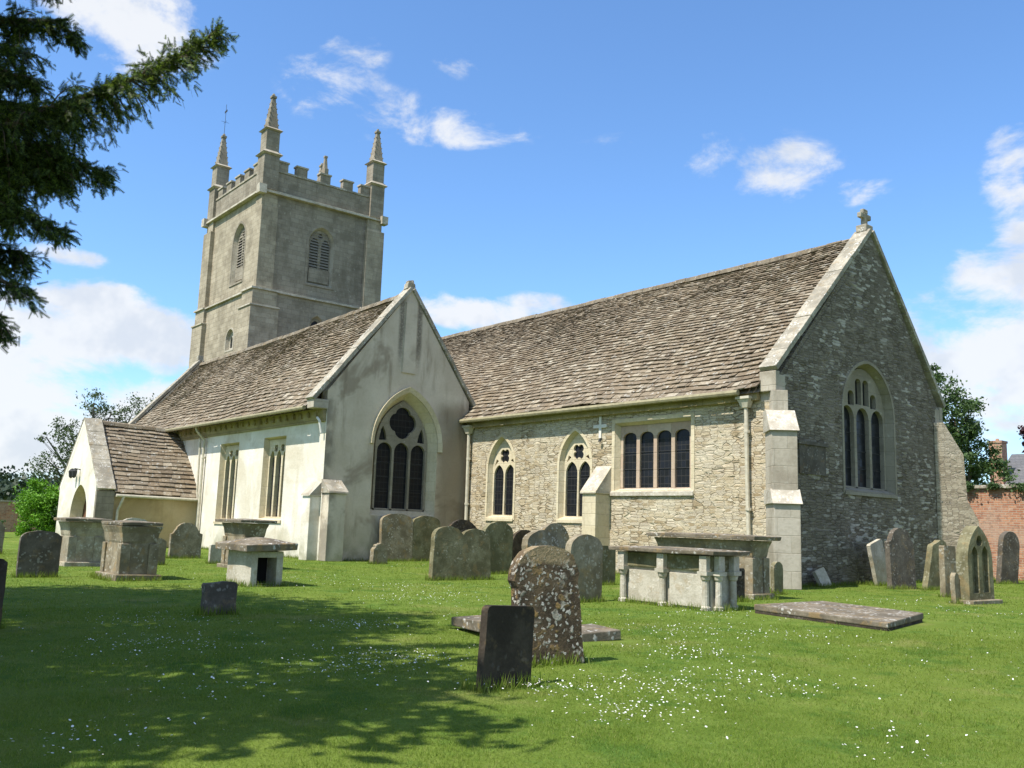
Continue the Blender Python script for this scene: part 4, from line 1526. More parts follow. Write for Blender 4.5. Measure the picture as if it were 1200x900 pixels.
HS(-21.6, 18.75, 1.10, 1.18, .13, 'round', 'stone_dark', 'dark round-topped headstone under the right two-light chancel window', tip=.05, roll=.05)
HS(-12.9, 11.75, .98, 1.24, .16, 'dome', 'stone', 'lichen-topped headstone directly behind the tall crusted headstone', yaw=.03, tip=.03)
HS(-14.5, 13.45, .84, 1.38, .14, 'round', 'stone', 'grey headstone tallest at the back of the middle group below the chancel buttress', tip=.02)
HS(-11.75, 11.66, .80, 1.18, .15, 'dome', 'stone', 'brown-topped headstone standing left of the pilastered chest tomb')
HS(-14.95, 15.5, .55, .9, .12, 'flat', 'stone_green', 'low plain headstone half hidden behind the pilastered chest tomb')
HS(-5.80, 4.88, .54, .65, .075, 'flat', 'stone_dark', 'small black flat-topped headstone nearest the camera', yaw=.08, roll=.05, jitter=.003, bev=.014)
HS(-6.55, 6.08, .66, 1.12, .15, 'rough', 'stone_lichen', 'thick lichen-crusted headstone with shoulders behind the small black headstone', yaw=-.22, roll=-.09, tip=.02, jitter=.010, bev=.035, taper=.06)
HS(-12.85, 21.35, .42, .50, .10, 'flat', 'stone_pale', 'tiny pale slab leaning against the dark east wall by the corner buttress', tip=.35, roll=-.25)
HS(-12.75, 24.0, .66, 1.22, .11, 'flat', 'stone_pale', 'narrow headstone tilted to the left below the chancel east window', roll=-.28, tip=.03, bev=.03)
HS(-11.7, 23.02, .98, 1.55, .14, 'shoulder', 'stone_slate', 'upright shouldered headstone between two tilted ones at the east wall', yaw=-.15, tip=.04)
HS(-11.3, 23.95, .80, 1.32, .16, 'ogee', 'stone_green', 'green headstone tilted to the right, right of the upright shouldered one', roll=.26, yaw=-.15)
HS(-11.95, 30.05, .84, 1.62, .16, 'round', 'stone_slate', 'grey headstone against the brick wall, farthest to the right', roll=.16, yaw=-.2)
HS(-8.75, 19.45, .22, .62, .10, 'dome', 'stone', 'stub of a broken post stone just left of the gothic open headstone', roll=-.04)
HS(-9.75, 21.35, .40, 1.15, .14, 'flat', 'stone', 'weathered slab standing behind the gothic open headstone', yaw=-.2)
HS(-27.2, 8.75, .78, 1.16, .12, 'segment', 'stone_pale', 'pale curved headstone top showing above the waisted chest tomb by the porch')
HS(-24.1, 8.35, .5, .68, .12, 'segment', 'stone', 'small headstone behind the right end of the waisted chest tomb', yaw=.1)
HS(-30.0, 5.75, .46, .95, .12, 'shoulder', 'stone', 'small grey headstone beside the low kerbed tomb at the far left')

# gothic headstone with two pierced panels, on a base
gs = empty('headstone', (-8.5, 20.0, 0), 'tall gothic headstone with a pointed head and two recessed lancet panels near the brick wall', 'headstone', 'weathered headstones in the churchyard')
xf = Matrix.Translation((-8.5, 20.0, 0)) @ Matrix.Rotation(-.12, 4, 'Z') @ Matrix.Rotation(.02, 4, 'X')
mb = MB()
out = arch(0, .08, .92, .85, 1.60, 10)
hl = [arch(-.19, .22, .25, .95, 1.18, 6), arch(.19, .22, .25, .95, 1.18, 6), foil(0, 1.28, .12, 3, math.pi / 2, 18)]
mb.plate(out, hl, lambda u, v, d: (-d, u, v), 0, .10, 0)
mb.plate(out, [], lambda u, v, d: (-d, u, v), .102, .26, 0)
mb.build('stone_slab', 'stone_green', gs, xf=xf, bevel=0)
mb = MB()
mb.box(-.36, .12, -.54, .54, -.1, .078, j=.01)
mb.build('stone_base', 'stone', gs, xf=xf, bevel=.015)


# ------------------------------------------------------------------ chest tombs
def chest_tomb(x0, x1, y0, y1, H, label, style='plain', body='stone_pale', slabm='slab', yaw=0.0, over=.14, th=.10, tilt=0.0, hip=.03, name='chest_tomb', plinth=True):
    cx, cy = (x0 + x1) / 2, (y0 + y1) / 2
    t = empty(name, (cx, cy, 0), label, 'chest tomb', 'chest tombs in the churchyard')
    xf = Matrix.Translation((cx, cy, 0)) @ Matrix.Rotation(yaw, 4, 'Z')
    a, b = (x1 - x0) / 2, (y1 - y0) / 2
    zt = H - th
    zb = .10 if plinth else -.05
    if plinth:
        mb = MB()
        mb.box(-a - .10, a + .10, -b - .10, b + .10, -.12, .10, j=.012)
        mb.build('plinth', body, t, xf=xf, bevel=.02)
    mb = MB()
    if style == 'waist':
        zs = [(zb + .002, 1.0), (zt - .34, .97), (zt - .30, 1.0), (zt - .14, 1.05), (zt - .004, 1.16)]
        for (z0_, k0), (z1_, k1) in zip(zs, zs[1:]):
            e0, e1 = (k0 - 1) * .45, (k1 - 1) * .45
            mb.hexa([(-a - e0, -b - e0, z0_), (a + e0, -b - e0, z0_), (a + e0, b + e0, z0_), (-a - e0, b + e0, z0_),
                     (-a - e1, -b - e1, z1_), (a + e1, -b - e1, z1_), (a + e1, b + e1, z1_), (-a - e1, b + e1, z1_)])
    elif style == 'open':
        w = .13
        mb.box(-a, a, -b, -b + w, -.05, zt - .004)
        mb.box(-a, a, b - w, b, -.05, zt - .004)
        mb.box(-a, -a + w, -b + w, b - w, -.05, zt - .004)
        mb.box(a - w, a - .002, -b + w, b - w, zt - .12, zt - .006)
        mb.box(a - .45, a - .40, -b + w + .002, b - w - .002, .021, zt - .13, 1)  # added black back panel: shade inside the tomb painted as colour
        mb.box(-a + w, a - .03, -b + w + .002, b - w - .002, .0, .02, 1)  # floor blackened the same way for the inner shade
    else:
        mb.box(-a, a, -b, b, zb + .002, zt - .004)
    mb.build('body', [body, 'shade_black'], t, xf=xf, bevel=.012)
    if style == 'waist':
        # corner pilasters and recessed side panels
        for sx in (-1, 1):
            for sy in (-1, 1):
                mb = MB()
                mb.box(min(sx * (a + .03), sx * (a - .16)), max(sx * (a + .03), sx * (a - .16)), min(sy * (b + .03), sy * (b - .16)), max(sy * (b + .03), sy * (b - .16)), zb + .004, zt - .345)
                mb.build('pilaster', body, t, xf=xf, bevel=.012)
    if style == 'pilaster':
        mb = MB()
        mb.box(-a - .05, a + .05, -b - .05, b + .05, zt - .26, zt - .006)
        mb.build('frieze', 'stone_green', t, xf=xf, bevel=.015)
        spots = [(-a + .05, -b - .08), (0.0, -b - .08), (a - .05, -b - .08), (a + .08, -b + .10), (a + .08, b - .1), (-a - .08, 0), (-a + .05, b + .08), (a - .05, b + .08)]
        for (sx, sy) in spots:
            mb = MB()
            mb.tube([(sx, sy, zb), (sx, sy, zb + .10), (sx, sy, zb + .12), (sx, sy, zt - .42), (sx, sy, zt - .40), (sx, sy, zt - .33)], [.085, .085, .06, .055, .075, .09], 10)
            mb.box(sx - .10, sx + .10, sy - .10, sy + .10, zt - .328, zt - .262)
            mb.box(sx - .075, sx + .075, sy - .075, sy + .075, zt - .26, zt - .008)
            mb.build('pilaster', 'stone_pale', t, xf=xf)
        for px_ in (-a / 2 + .01, a / 2 - .01):
            mb = MB()
            mb.plate(offset([(px_ - a / 2 + .16, zb + .08), (px_ + a / 2 - .16, zb + .08), (px_ + a / 2 - .12, zb + .16), (px_ + a / 2 - .12, zt - .32), (px_ - a / 2 + .12, zt - .32), (px_ - a / 2 + .12, zb + .16)], .0),
                     [], lambda u, v, d: (u, -b - .03 + d, v), 0, .05, 0)
            mb.build('side_panel', 'stone_pale', t, xf=xf, bevel=.01)
    # top slab, slightly irregular and cambered
    mb = MB()
    A, B = a + over, b + over
    nx, ny = 7, 5
    grid = {}
    for i in range(nx):
        for j in range(ny):
            u, v = -A + 2 * A * i / (nx - 1), -B + 2 * B * j / (ny - 1)
            edge = i in (0, nx - 1) or j in (0, ny - 1)
            ju, jv = random.uniform(-.018, .018), random.uniform(-.018, .018)
            if edge:
                pu, pv = u + ju * .7, v + jv * .7
            else:
                pu, pv = u + ju, v + jv
            zc = H + hip * (1 - (u / A) ** 2) * (1 - (v / B) ** 2) + random.uniform(-.006, .006) + tilt * v / B
            grid[i, j] = (pu, pv, zc)
    for i in range(nx - 1):
        for j in range(ny - 1):
            mb.face([grid[i, j], grid[i + 1, j], grid[i + 1, j + 1], grid[i, j + 1]])
    ring = [grid[i, 0] for i in range(nx)] + [grid[nx - 1, j] for j in range(1, ny)] + [grid[i, ny - 1] for i in range(nx - 2, -1, -1)] + [grid[0, j] for j in range(ny - 2, 0, -1)]
    low = [(p[0] * .985, p[1] * .985, p[2] - th + .01) for p in ring]
    n = len(ring)
    for k in range(n):
        q = (k + 1) % n
        mb.face([low[k], low[q], ring[q], ring[k]])
    mb.face(low[::-1])
    mb.build('top_slab', slabm, t, xf=xf, bevel=.015)
    return t


chest_tomb(-24.35, -23.5, 6.08, 6.80, 1.13, 'pale chest tomb with a broken-edged slab in front of the porch, farthest left', 'waist', 'stone_mid', over=.17, th=.08)
chest_tomb(-19.9, -18.75, 5.82, 6.50, 1.12, 'waisted chest tomb with dark slab and cream south end, before the porch', 'waist', 'stone', over=.07, th=.075, yaw=0.0)
chest_tomb(-17.6, -16.5, 7.5, 8.15, .80, 'low open-ended table tomb with a thick lichened slab in front of the chapel', 'open', 'stone_pale', over=.20, th=.14, name='table_tomb', plinth=False, tilt=.02, hip=.11)
chest_tomb(-23.0, -21.75, 9.66, 10.2, 1.22, 'chest tomb with a wide flared top showing behind the open-ended table tomb', 'waist', 'stone', over=.20, th=.08)
chest_tomb(-11.72, -9.75, 12.6, 13.2, .98, 'chest tomb with baluster pilasters and pale panels in front of the chancel', 'pilaster', over=.22, th=.08, plinth=False)
chest_tomb(-13.5, -11.05, 15.6, 16.12, 1.24, 'taller chest tomb behind the pilastered one, by the corner buttress', 'waist', 'stone', over=.20, th=.09)
chest_tomb(-30.6, -29.0, 3.9, 5.2, .62, 'low grey tomb at the far left edge in front of the hedge', 'plain', 'stone', over=.10, th=.12)
# small footstones between the two chancel tombs
HS(-10.75, 14.75, .36, .62, .1, 'flat', 'stone_dark', 'small dark footstone in the gap between the two chancel tombs')
HS(-11.75, 17.55, .34, .7, .1, 'dome', 'stone_green', 'green headstone close to the right end of the taller chest tomb')

# ledger slab
lg = empty('ledger_stone', (-7.85, 13.6, 0), 'flat grey ledger stone raised on the lawn right of the chancel tombs', 'ledger stone')
mb = MB()
P = [(-9.15, 12.95), (-6.55, 12.38), (-7.05, 14.45), (-9.15, 15.0)]
mb.hexa([(x, y, .05) for x, y in P] + [(x * 1.0, y, .145 if k != 1 else .125) for k, (x, y) in enumerate(P)])
mb.build('slab', 'slab', lg, bevel=.015)
mb = MB()
mb.hexa([(x * .985 - .118, y * .985 + .2, -.1) for x, y in P] + [(x * .985 - .118, y * .985 + .2, .048) for x, y in P])
mb.build('kerb', 'stone_dark', lg)
# broken flat tomb slab behind the crusted headstone
bs = empty('ledger_stone', (-8.4, 7.5, 0), 'broken flat tomb slab lying behind the tall crusted headstone', 'ledger stone')
for P, z, dz in (([(-9.45, 7.0), (-8.55, 6.75), (-8.15, 7.75), (-9.0, 7.95)], .06, .10), ([(-8.5, 7.7), (-7.72, 7.6), (-7.62, 8.15), (-8.45, 8.5)], .0, .02), ([(-8.62, 7.0), (-8.1, 7.0), (-7.85, 7.65), (-8.3, 7.75)], .12, .02)):
    mb = MB()
    zz = [z, z + dz * .3, z + dz, z + dz * .6]
    mb.hexa([(x, y, q - .02) for (x, y), q in zip(P, zz)] + [(x, y, q + .09) for (x, y), q in zip(P, zz)])
    mb.build('slab_piece', 'slab', bs, bevel=.012, jitter=.012)


# ------------------------------------------------------------------ foliage
def leaf_quads(cent, size, rng, aspect=1.8, up=0.35):
    """kite-shaped leaves at centres"""
    n = len(cent)
    d = rng.normal(size=(n, 3))
    d /= np.linalg.norm(d, axis=1)[:, None]
    nrm = rng.normal(size=(n, 3)) + np.array([0, 0, up * 2])
    s = np.cross(d, nrm)
    s /= np.linalg.norm(s, axis=1)[:, None] + 1e-9
    L = size * rng.uniform(.6, 1.25, n)[:, None]
    w = L / aspect
    v = np.stack([cent - d * L * .5, cent + s * w * .5, cent + d * L * .55, cent - s * w * .5], 1).reshape(-1, 3)
    f = np.arange(4 * n).reshape(-1, 4)
    return v, f


def limb(mb, a, b, r0, r1, rng, bend=.12, n=5):
    a, b = np.array(a, float), np.array(b, float)
    L = np.linalg.norm(b - a)
    off = rng.normal(size=3) * bend * L
    pts = [a + (b - a) * t + off * math.sin(math.pi * t) * .5 for t in np.linspace(0, 1, n)]
    mb.tube([tuple(p) for p in pts], [r0 + (r1 - r0) * t for t in np.linspace(0, 1, n)], 7)
    return pts


def tree(name, loc, blobs, leafmat, n, size, label, cat='tree', group=None, trunk_r=.25, fork=.35, seed=1, bark='bark', clump=.28, hollow=.35, gaps=1.0, twigs=True):
    rng = np.random.default_rng(seed)
    loc = np.array(loc, float)
    t = empty(name, tuple(loc), label, cat, group)
    mb = MB()
    top = np.mean([b[0] for b in blobs], 0)
    zf = loc[2] + (top[2] - loc[2]) * fork
    fk = np.array([loc[0] * .6 + top[0] * .4, loc[1] * .6 + top[1] * .4, zf])
    limb(mb, loc - np.array([0, 0, .1]), fk, trunk_r, trunk_r * .7, rng, .04)
    cents = []
    tot = sum(b[1] ** 2 for b in blobs)
    for c, r in blobs:
        c = np.array(c, float)
        pts = limb(mb, fk, c, trunk_r * .5, trunk_r * .14, rng)
        k = max(6, int(26 * r * r / tot * len(blobs) * gaps))
        m = rng.normal(size=(k, 3))
        m /= np.linalg.norm(m, axis=1)[:, None]
        rad = r * rng.uniform(hollow, 1.0, k) ** .6
        cl = c + m * rad[:, None] * np.array([1, 1, .85])
        if twigs:
            for q in cl[::2]:
                limb(mb, pts[rng.integers(2, 5)], q, trunk_r * .10, .012, rng, .1, 4)
        per = max(4, int(n * (r * r / tot) / k))
        for q in cl:
            cr = r * clump * rng.uniform(.6, 1.3)
            cents.append(q + rng.normal(size=(per, 3)) * cr * np.array([.62, .62, .45]))
    mb.build('trunk', bark, t)
    cents = np.concatenate(cents)
    v, f = leaf_quads(cents, size, rng)
    big_mesh('crown', v, f, 4, leafmat, parent=t, origin=tuple(loc))
    return t


# the overhanging yew whose boughs hang into the picture at the left
YC = np.array([-11.2, -3.4, 0.0])
yt = empty('yew_tree', tuple(YC), 'dark old yew tree at the left whose boughs hang into the sky over the lawn', 'tree')
rng = np.random.default_rng(5)
mb = MB()
limb(mb, YC - [0, 0, .2], YC + [.1, .1, 3.0], .75, .5, rng, .03, 6)
limb(mb, YC + [.1, .1, 2.2], YC + [-.2, .2, 9.0], .5, .1, rng, .05, 7)
BL = [((-11.4, -2.6, 7.2), 3.7), ((-14.9, -1.6, 8.2), 2.5), ((-13.6, -1.2, 9.2), 2.2), ((-11.0, -1.3, 9.3), 2.3), ((-8.2, -2.3, 7.0), 2.9), ((-6.6, -2.3, 5.5), 1.7),
      ((-14.8, -3.8, 6.0), 2.6), ((-7.0, -4.5, 6.0), 2.6), ((-11.5, -5.8, 6.5), 3.0), ((-15.8, -.2, 7.2), 1.7), ((-5.35, -.1, 5.5), .65), ((-6.1, -.4, 6.0), .8), ((-9.6, -.4, 4.2), 1.3)]
for c, r in BL:
    limb(mb, YC + [0, 0, 2.6 + .25 * (c[2] - 3)], c, .2, .05, rng, .06, 6)
cl = []
for c, r in BL:
    k = int(24 * r * r)
    m = rng.normal(size=(k, 3))
    m /= np.linalg.norm(m, axis=1)[:, None]
    q = np.array(c) + m * (r * rng.uniform(.25, 1.0, k) ** .5)[:, None]
    for p in q:
        cl.append(p + rng.normal(size=(26, 3)) * np.array([.30, .30, .16]))
cl = np.concatenate(cl)
cl = cl[cl[:, 1] < -.22 * cl[:, 0] * -1 * .0 + .185 * np.abs(cl[:, 0]) - .55]       # nothing of the bulk strays out past its own flank
v0, f0 = leaf_quads(cl, .30, rng, 2.2)
# boughs on the north-east flank, in finer detail
BOUGHS = [  # polyline, droop length at start / end, density
    ([(-9.6, -.2, 4.3), (-8.75, .75, 4.25), (-8.4, 1.32, 4.5), (-8.26, 2.0, 5.0), (-8.14, 2.45, 5.33), (-7.98, 2.90, 5.80)], (.60, .72, .46, .14), 1.25),
    ([(-9.6, -.4, 5.0), (-9.0, .5, 5.3), (-8.6, 1.2, 5.5), (-8.34, 1.62, 5.55), (-8.30, 1.80, 5.42)], (.40, .40, .35, .12), .9),
    ([(-9.4, -.3, 5.6), (-8.9, .6, 5.9), (-8.5, 1.2, 6.0), (-8.36, 1.55, 5.85)], (.35, .35, .3, .12), .7),
    ([(-9.5, -.2, 4.0), (-8.8, .9, 4.3), (-8.4, 1.6, 4.42), (-8.24, 2.12, 4.25)], (.7, .6, .45, .15), 1.3),
    ([(-9.5, -.1, 3.8), (-8.8, .8, 3.95), (-8.45, 1.35, 3.85), (-8.3, 1.82, 3.66)], (.55, .5, .4, .12), 1.1),
    ([(-9.6, -.5, 5.4), (-9.0, .4, 5.25), (-8.6, 1.1, 5.1), (-8.4, 1.5, 4.95)], (.5, .5, .45, .2), .9),
    ([(-9.5, -.4, 4.6), (-8.9, .7, 4.55), (-8.5, 1.4, 4.35), (-8.33, 1.8, 4.15)], (.6, .6, .5, .2), 1.1),
    ([(-10.3, .2, 5.0), (-9.8, 1.0, 5.2), (-9.3, 1.88, 5.14)], (.6, .6, .55, .3), 1.5),
    ([(-10.3, .2, 4.6), (-9.8, 1.1, 4.7), (-9.28, 2.0, 4.58)], (.6, .6, .55, .25), 1.5),
    ([(-10.3, .1, 5.6), (-9.9, .9, 5.75), (-9.38, 1.62, 5.66)], (.5, .5, .45, .2), 1.0),
    ([(-10.3, .2, 3.7), (-9.8, 1.0, 3.8), (-9.32, 1.80, 3.66)], (.5, .5, .45, .2), 1.3),
    ([(-10.3, .2, 4.2), (-9.8, .9, 4.3), (-9.36, 1.62, 4.2)], (.7, .7, .6, .3), 1.5),
    ([(-9.4, -.2, 3.4), (-8.8, .7, 3.5), (-8.5, 1.2, 3.3), (-8.34, 1.64, 3.08)], (.4, .4, .3, .12), .95),
    ([(-9.4, -.2, 3.1), (-8.8, .6, 3.15), (-8.5, 1.1, 2.95), (-8.37, 1.5, 2.78)], (.3, .3, .25, .1), .85),
    ([(-9.6, -.6, 4.8), (-9.2, .3, 4.75), (-8.9, 1.0, 4.75), (-8.7, 1.4, 4.7)], (.6, .6, .6, .3), 1.3),
    ([(-9.6, -.6, 4.1), (-9.2, .3, 3.9), (-8.9, .9, 3.8), (-8.7, 1.25, 3.7)], (.6, .6, .6, .3), 1.1),
]
bases, dirs, lens = [], [], []
for pl, dr, den in BOUGHS:
    pl = np.array(pl)
    seg = np.linalg.norm(np.diff(pl, axis=0), axis=1)
    cum = np.concatenate([[0], np.cumsum(seg)])
    L = cum[-1]
    mb.tube([tuple(p) for p in pl], list(np.linspace(.055, .010, len(pl))), 6)
    at = lambda s: np.array([np.interp(s, cum, pl[:, k]) for k in range(3)])
    nb = int(L * 50 * den)
    for q in range(nb):
        s = L * (.18 + .82 * rng.uniform() ** .85)
        fr_ = s / L
        p = at(s)
        tg = at(min(L, s + .05)) - at(max(0, s - .05))
        tg /= np.linalg.norm(tg)
        D_ = np.interp(fr_, np.linspace(0, 1, 4), dr)
        ln = D_ * rng.uniform(.3, 1.1) + .05
        side = rng.normal(size=3) * np.array([.8, .6, .35])
        d0 = tg * rng.uniform(.2, .9) + side * .8 + np.array([0, 0, rng.uniform(-.35, .45)])
        d0 /= np.linalg.norm(d0)
        # drooping branchlet
        pts = [p]
        dd = d0.copy()
        ns = max(3, int(ln / .07))
        for k in range(ns):
            dd = dd + np.array([0, 0, -.36])
            dd /= np.linalg.norm(dd)
            pts.append(pts[-1] + dd * ln / ns)
        if q % 2 == 0:
            mb.tube([tuple(x) for x in pts], list(np.linspace(.009, .003, len(pts))), 4)
        for k in range(len(pts) - 1):
            for rep in range(5):
                bases.append(pts[k] + (pts[k + 1] - pts[k]) * rng.uniform() + rng.normal(size=3) * .022)
                w = (pts[k + 1] - pts[k]) / (np.linalg.norm(pts[k + 1] - pts[k]) + 1e-9) + rng.normal(size=3) * .55
                dirs.append(w / np.linalg.norm(w))
                lens.append(rng.uniform(.045, .10))
mb.build('trunk', 'bark', yt)
bases, dirs, lens = np.array(bases), np.array(dirs), np.array(lens)
# every sprig: a flat feather of needles
n = len(bases)
nr = rng.normal(size=(n, 3)) + np.array([0, 0, .6])
sd_ = np.cross(dirs, nr)
sd_ /= np.linalg.norm(sd_, axis=1)[:, None]
V_, F_ = [], []
KN = 7
for k in range(KN):
    for sgn in (-1, 1):
        t = (k + .3) / KN
        b0 = bases + dirs * (lens * t)[:, None]
        b1 = bases + dirs * (lens * (t + .13))[:, None]
        tip = b0 + dirs * (lens * .20)[:, None] + sd_ * (sgn * lens * .34 * (1 - .55 * t))[:, None]
        V_.append(np.stack([b0, b1, tip], 1))
V_ = np.stack(V_, 1).reshape(-1, 3)          # per sprig: 14 needles x 3
big_mesh('boughs', V_, np.arange(len(V_)).reshape(-1, 3), 3, 'yew', parent=yt, origin=tuple(YC))
big_mesh('crown', v0, f0, 4, 'yew', parent=yt, origin=tuple(YC))

# trees and shrubs beyond
tree('broadleaf_tree', (-21.6, 48.5, 0), [((-22.2, 47.8, 8.8), 1.35), ((-21.4, 48.0, 7.5), 1.5), ((-22.5, 48.4, 6.2), 1.8), ((-20.8, 48.4, 5.7), 1.25), ((-22.9, 48.6, 9.9), .8), ((-20.0, 49.0, 4.3), 1.25), ((-22.6, 49.5, 4.2), 1.9), ((-21.0, 48.2, 6.8), .8)],
     'leaf_green', 17000, .19, 'green broadleaf tree rising behind the right end of the chancel', group='trees beyond the church', seed=3, clump=.27, trunk_r=.3)
tree('purple_tree', (-14.6, 46.5, 0), [((-16.75, 45.2, 6.5), .65), ((-14.0, 46.0, 7.5), 1.9), ((-16.8, 45.3, 5.6), .4), ((-13.6, 46.6, 5.8), 1.6)],
     'leaf_purple', 9000, .16, 'purple-leaved tree at the right edge beside the house roof', group='trees beyond the church', seed=4)
tree('ash_tree', (-73.5, 19.0, 0), [((-73.0, 17.9, 7.6), 1.0), ((-72.4, 19.4, 9.4), 1.2), ((-73.0, 20.8, 8.4), 1.5), ((-71.8, 22.6, 9.0), 1.5), ((-72.6, 18.6, 6.0), 1.8), ((-73.2, 16.6, 6.6), .6), ((-72.2, 21.2, 6.2), 1.9), ((-71.5, 23.6, 7.4), 1.3), ((-73.0, 17.4, 4.4), 1.7), ((-72.6, 20.0, 4.4), 1.9)],
     'leaf_grey', 9000, .19, 'sparse open-crowned tree with bare twigs behind the porch', group='trees beyond the church', seed=5, clump=.30, gaps=1.2, bark='bark_grey', trunk_r=.3)
tree('round_shrub', (-48.5, 11.2, 0), [((-48.5, 11.3, 1.5), 1.15), ((-48.5, 10.9, 2.0), .8), ((-48.4, 11.9, 1.6), .9), ((-48.5, 11.2, .8), 1.1)],
     'leaf_bright', 15000, .13, 'bright green rounded shrub beside the porch', 'shrub', seed=6, trunk_r=.08, fork=.15, hollow=.75, twigs=False)
tree('dark_shrub', (-47.2, 12.5, 0), [((-47.2, 12.5, 1.2), .9), ((-47.1, 12.9, 1.7), .7)],
     'leaf_green', 5000, .14, 'dark green shrub between the bright shrub and the porch', 'shrub', seed=8, trunk_r=.06, fork=.15, hollow=.7, twigs=False)
# low clipped hedge, far left
hb = empty('hedge', (-47.0, 6.2, 0), 'low clipped green hedge at the far left edge', 'hedge')
hc = np.stack([RNG.uniform(-47.5, -46.5, 6000), RNG.uniform(2.0, 9.3, 6000), RNG.uniform(.05, .78, 6000)], 1)
v, f = leaf_quads(hc, .12, RNG)
big_mesh('foliage', v, f, 4, 'leaf_green', parent=hb, origin=(-47, 6.2, 0))
for k in range(9):
    mb = MB()
    mb.tube([(-47, 2.5 + k * .8, -.05), (-47 + random.uniform(-.1, .1), 2.5 + k * .8, .6)], [.03, .015], 6)
    mb.build('stem', 'bark', hb)


# far wood on rising ground
def band(r0, r1, a0, a1, zmax, n, seed):
    rg = np.random.default_rng(seed)
    az = rg.uniform(a0, a1, n)
    rr = rg.uniform(r0, r1, n)
    return np.stack([np.sin(az) * rr, np.cos(az) * rr], 1)


hz = MB()
N = 60
for k in range(N):
    a0, a1 = R(-135 + 200 * k / N), R(-135 + 200 * (k + 1) / N)
    hh = lambda a: 5.5 + 2.2 * math.sin(a * 5.1 + 1) + 1.2 * math.sin(a * 13)
    hz.face([(190 * math.sin(a0), 190 * math.cos(a0), -.3), (190 * math.sin(a1), 190 * math.cos(a1), -.3), (330 * math.sin(a1), 330 * math.cos(a1), hh(a1)), (330 * math.sin(a0), 330 * math.cos(a0), hh(a0))][::-1])
tag(hz.build('hill', 'lawn'), 'low hill rising beyond the church', kind='structure')
pts = []
rg = np.random.default_rng(21)
for k in range(900):
    a = R(rg.uniform(-125, 25))
    r = rg.uniform(195, 300)
    z0 = (r - 190) / 140 * 6.0
    H = rg.uniform(4.5, 8.5)
    if rg.uniform() < .1:
        H *= 1.25
    c = np.array([r * math.sin(a), r * math.cos(a), z0 + H * .48])
    m = rg.normal(size=(150, 3)) * np.array([2.4, 2.4, H * .22])
    pts.append(c + m)
pts = np.concatenate(pts)
v, f = leaf_quads(pts, 1.1, rg, 1.3)
wood = big_mesh('far_wood', v, f, 4, 'leaf_far')
tag(wood, 'dark far-off wood along the skyline behind the porch', 'wood', kind='stuff')

# ------------------------------------------------------------------ brick walls and house
bw = empty('brick_wall', (-13, 33.2, 0), 'tall red brick garden wall with stone coping right of the church', 'wall')
mb = MB()
mb.box(-30, 14, 33.0, 33.35, -.2, 3.08, 0)
mb.build('wall', 'brick', bw)
mb = MB()
x = -30.0
while x < 14:
    w = random.uniform(.7, 1.0)
    mb.box(x, x + w - .01, 32.90, 33.45, 3.083, 3.20 + random.uniform(-.01, .01), 0)
    x += w
mb.build('wall_coping', 'coping', bw, bevel=.015)
ic = []
for cx, w, h in ((-14.3, .30, .22), (-13.4, .22, .16), (-12.3, .5, .24), (-11.3, .4, .2), (-9.5, .9, .4), (-7, 1.0, .4)):
    k = int(900 * w)
    ic.append(np.stack([cx + RNG.normal(size=k) * w * .5, 32.88 - np.abs(RNG.normal(size=k)) * .07, 3.12 - np.abs(RNG.normal(size=k)) * h * .6 + .12], 1))
v, f = leaf_quads(np.concatenate(ic), .10, RNG)
iv = big_mesh('ivy', v, f, 4, 'leaf_green', origin=(-12, 32.9, 3.0))
tag(iv, 'ivy trailing over the coping of the right brick wall', 'ivy')
bl = empty('brick_wall', (-58.9, 4, 0), 'low red brick wall behind the shrub at the far left edge', 'wall')
mb = MB()
mb.box(-59.2, -58.85, -12, 13.5, -.2, 1.70)
mb.build('wall', 'brick', bl)
mb = MB()
for k in range(26):
    mb.box(-59.28, -58.77, -12 + k * .98, -12 + k * .98 + .97, 1.703, 1.79)
mb.build('wall_coping', 'coping', bl)

hs = empty('house', (-21, 64, 0), 'brick house with a grey slate roof and chimney beyond the right brick wall', 'house')
mb = MB()
HX0, HX1, HY0, HY1 = -24.6, -15.0, 60.0, 68.0
mb.prism([(HX0, HY0, 0), (HX0, HY1, 0), (HX0, HY1, 4.1), (HX0, 64, 6.8), (HX0, HY0, 4.1)], (HX1 - HX0, 0, 0))
# a cross gable facing the churchyard
mb.prism([(-22.6, 58.6, 0), (-16.6, 58.6, 0), (-16.6, 58.6, 4.3), (-19.6, 58.6, 6.2), (-22.6, 58.6, 4.3)], (0, 1.38, 0))
mb.build('wall', 'brick', hs)
mb = MB()
for sgn, y0 in ((1, HY0), (-1, HY1)):
    ye = y0 - sgn * .3
    mb.prism([(HX0 - .3, ye, 3.95), (HX0 - .3, 64, 6.86), (HX0 - .3, 64, 7.0), (HX0 - .3, ye, 4.09)], (HX1 - HX0 + .6, 0, 0))
for sgn, xe in ((1, -22.9), (-1, -16.3)):
    mb.prism([(xe, 58.3, 4.13), (-19.6, 58.3, 6.27), (-19.6, 58.3, 6.42), (xe, 58.3, 4.28)], (0, 4.0, 0))
rf = mb.build('roof', 'house_roof', hs)
mb = MB()
mb.box(-24.95, -24.15, 60.6, 61.4, 3.0, 7.45)
mb.box(-25.0, -24.1, 60.55, 61.45, 7.453, 7.6)
mb.tube([(-24.55, 61, 7.6), (-24.55, 61, 7.75)], [.12, .1], 8)
mb.build('chimney', 'brick', rf)
for x in (-21.0, -18.6):
    mb = MB()
    mb.box(x - .5, x + .5, 58.54, 58.62, 2.4, 3.7)
    mb.box(x - .42, x + .42, 58.52, 58.54, 2.48, 3.62, 1)
    mb.build('window', ['white', 'glass'], hs)

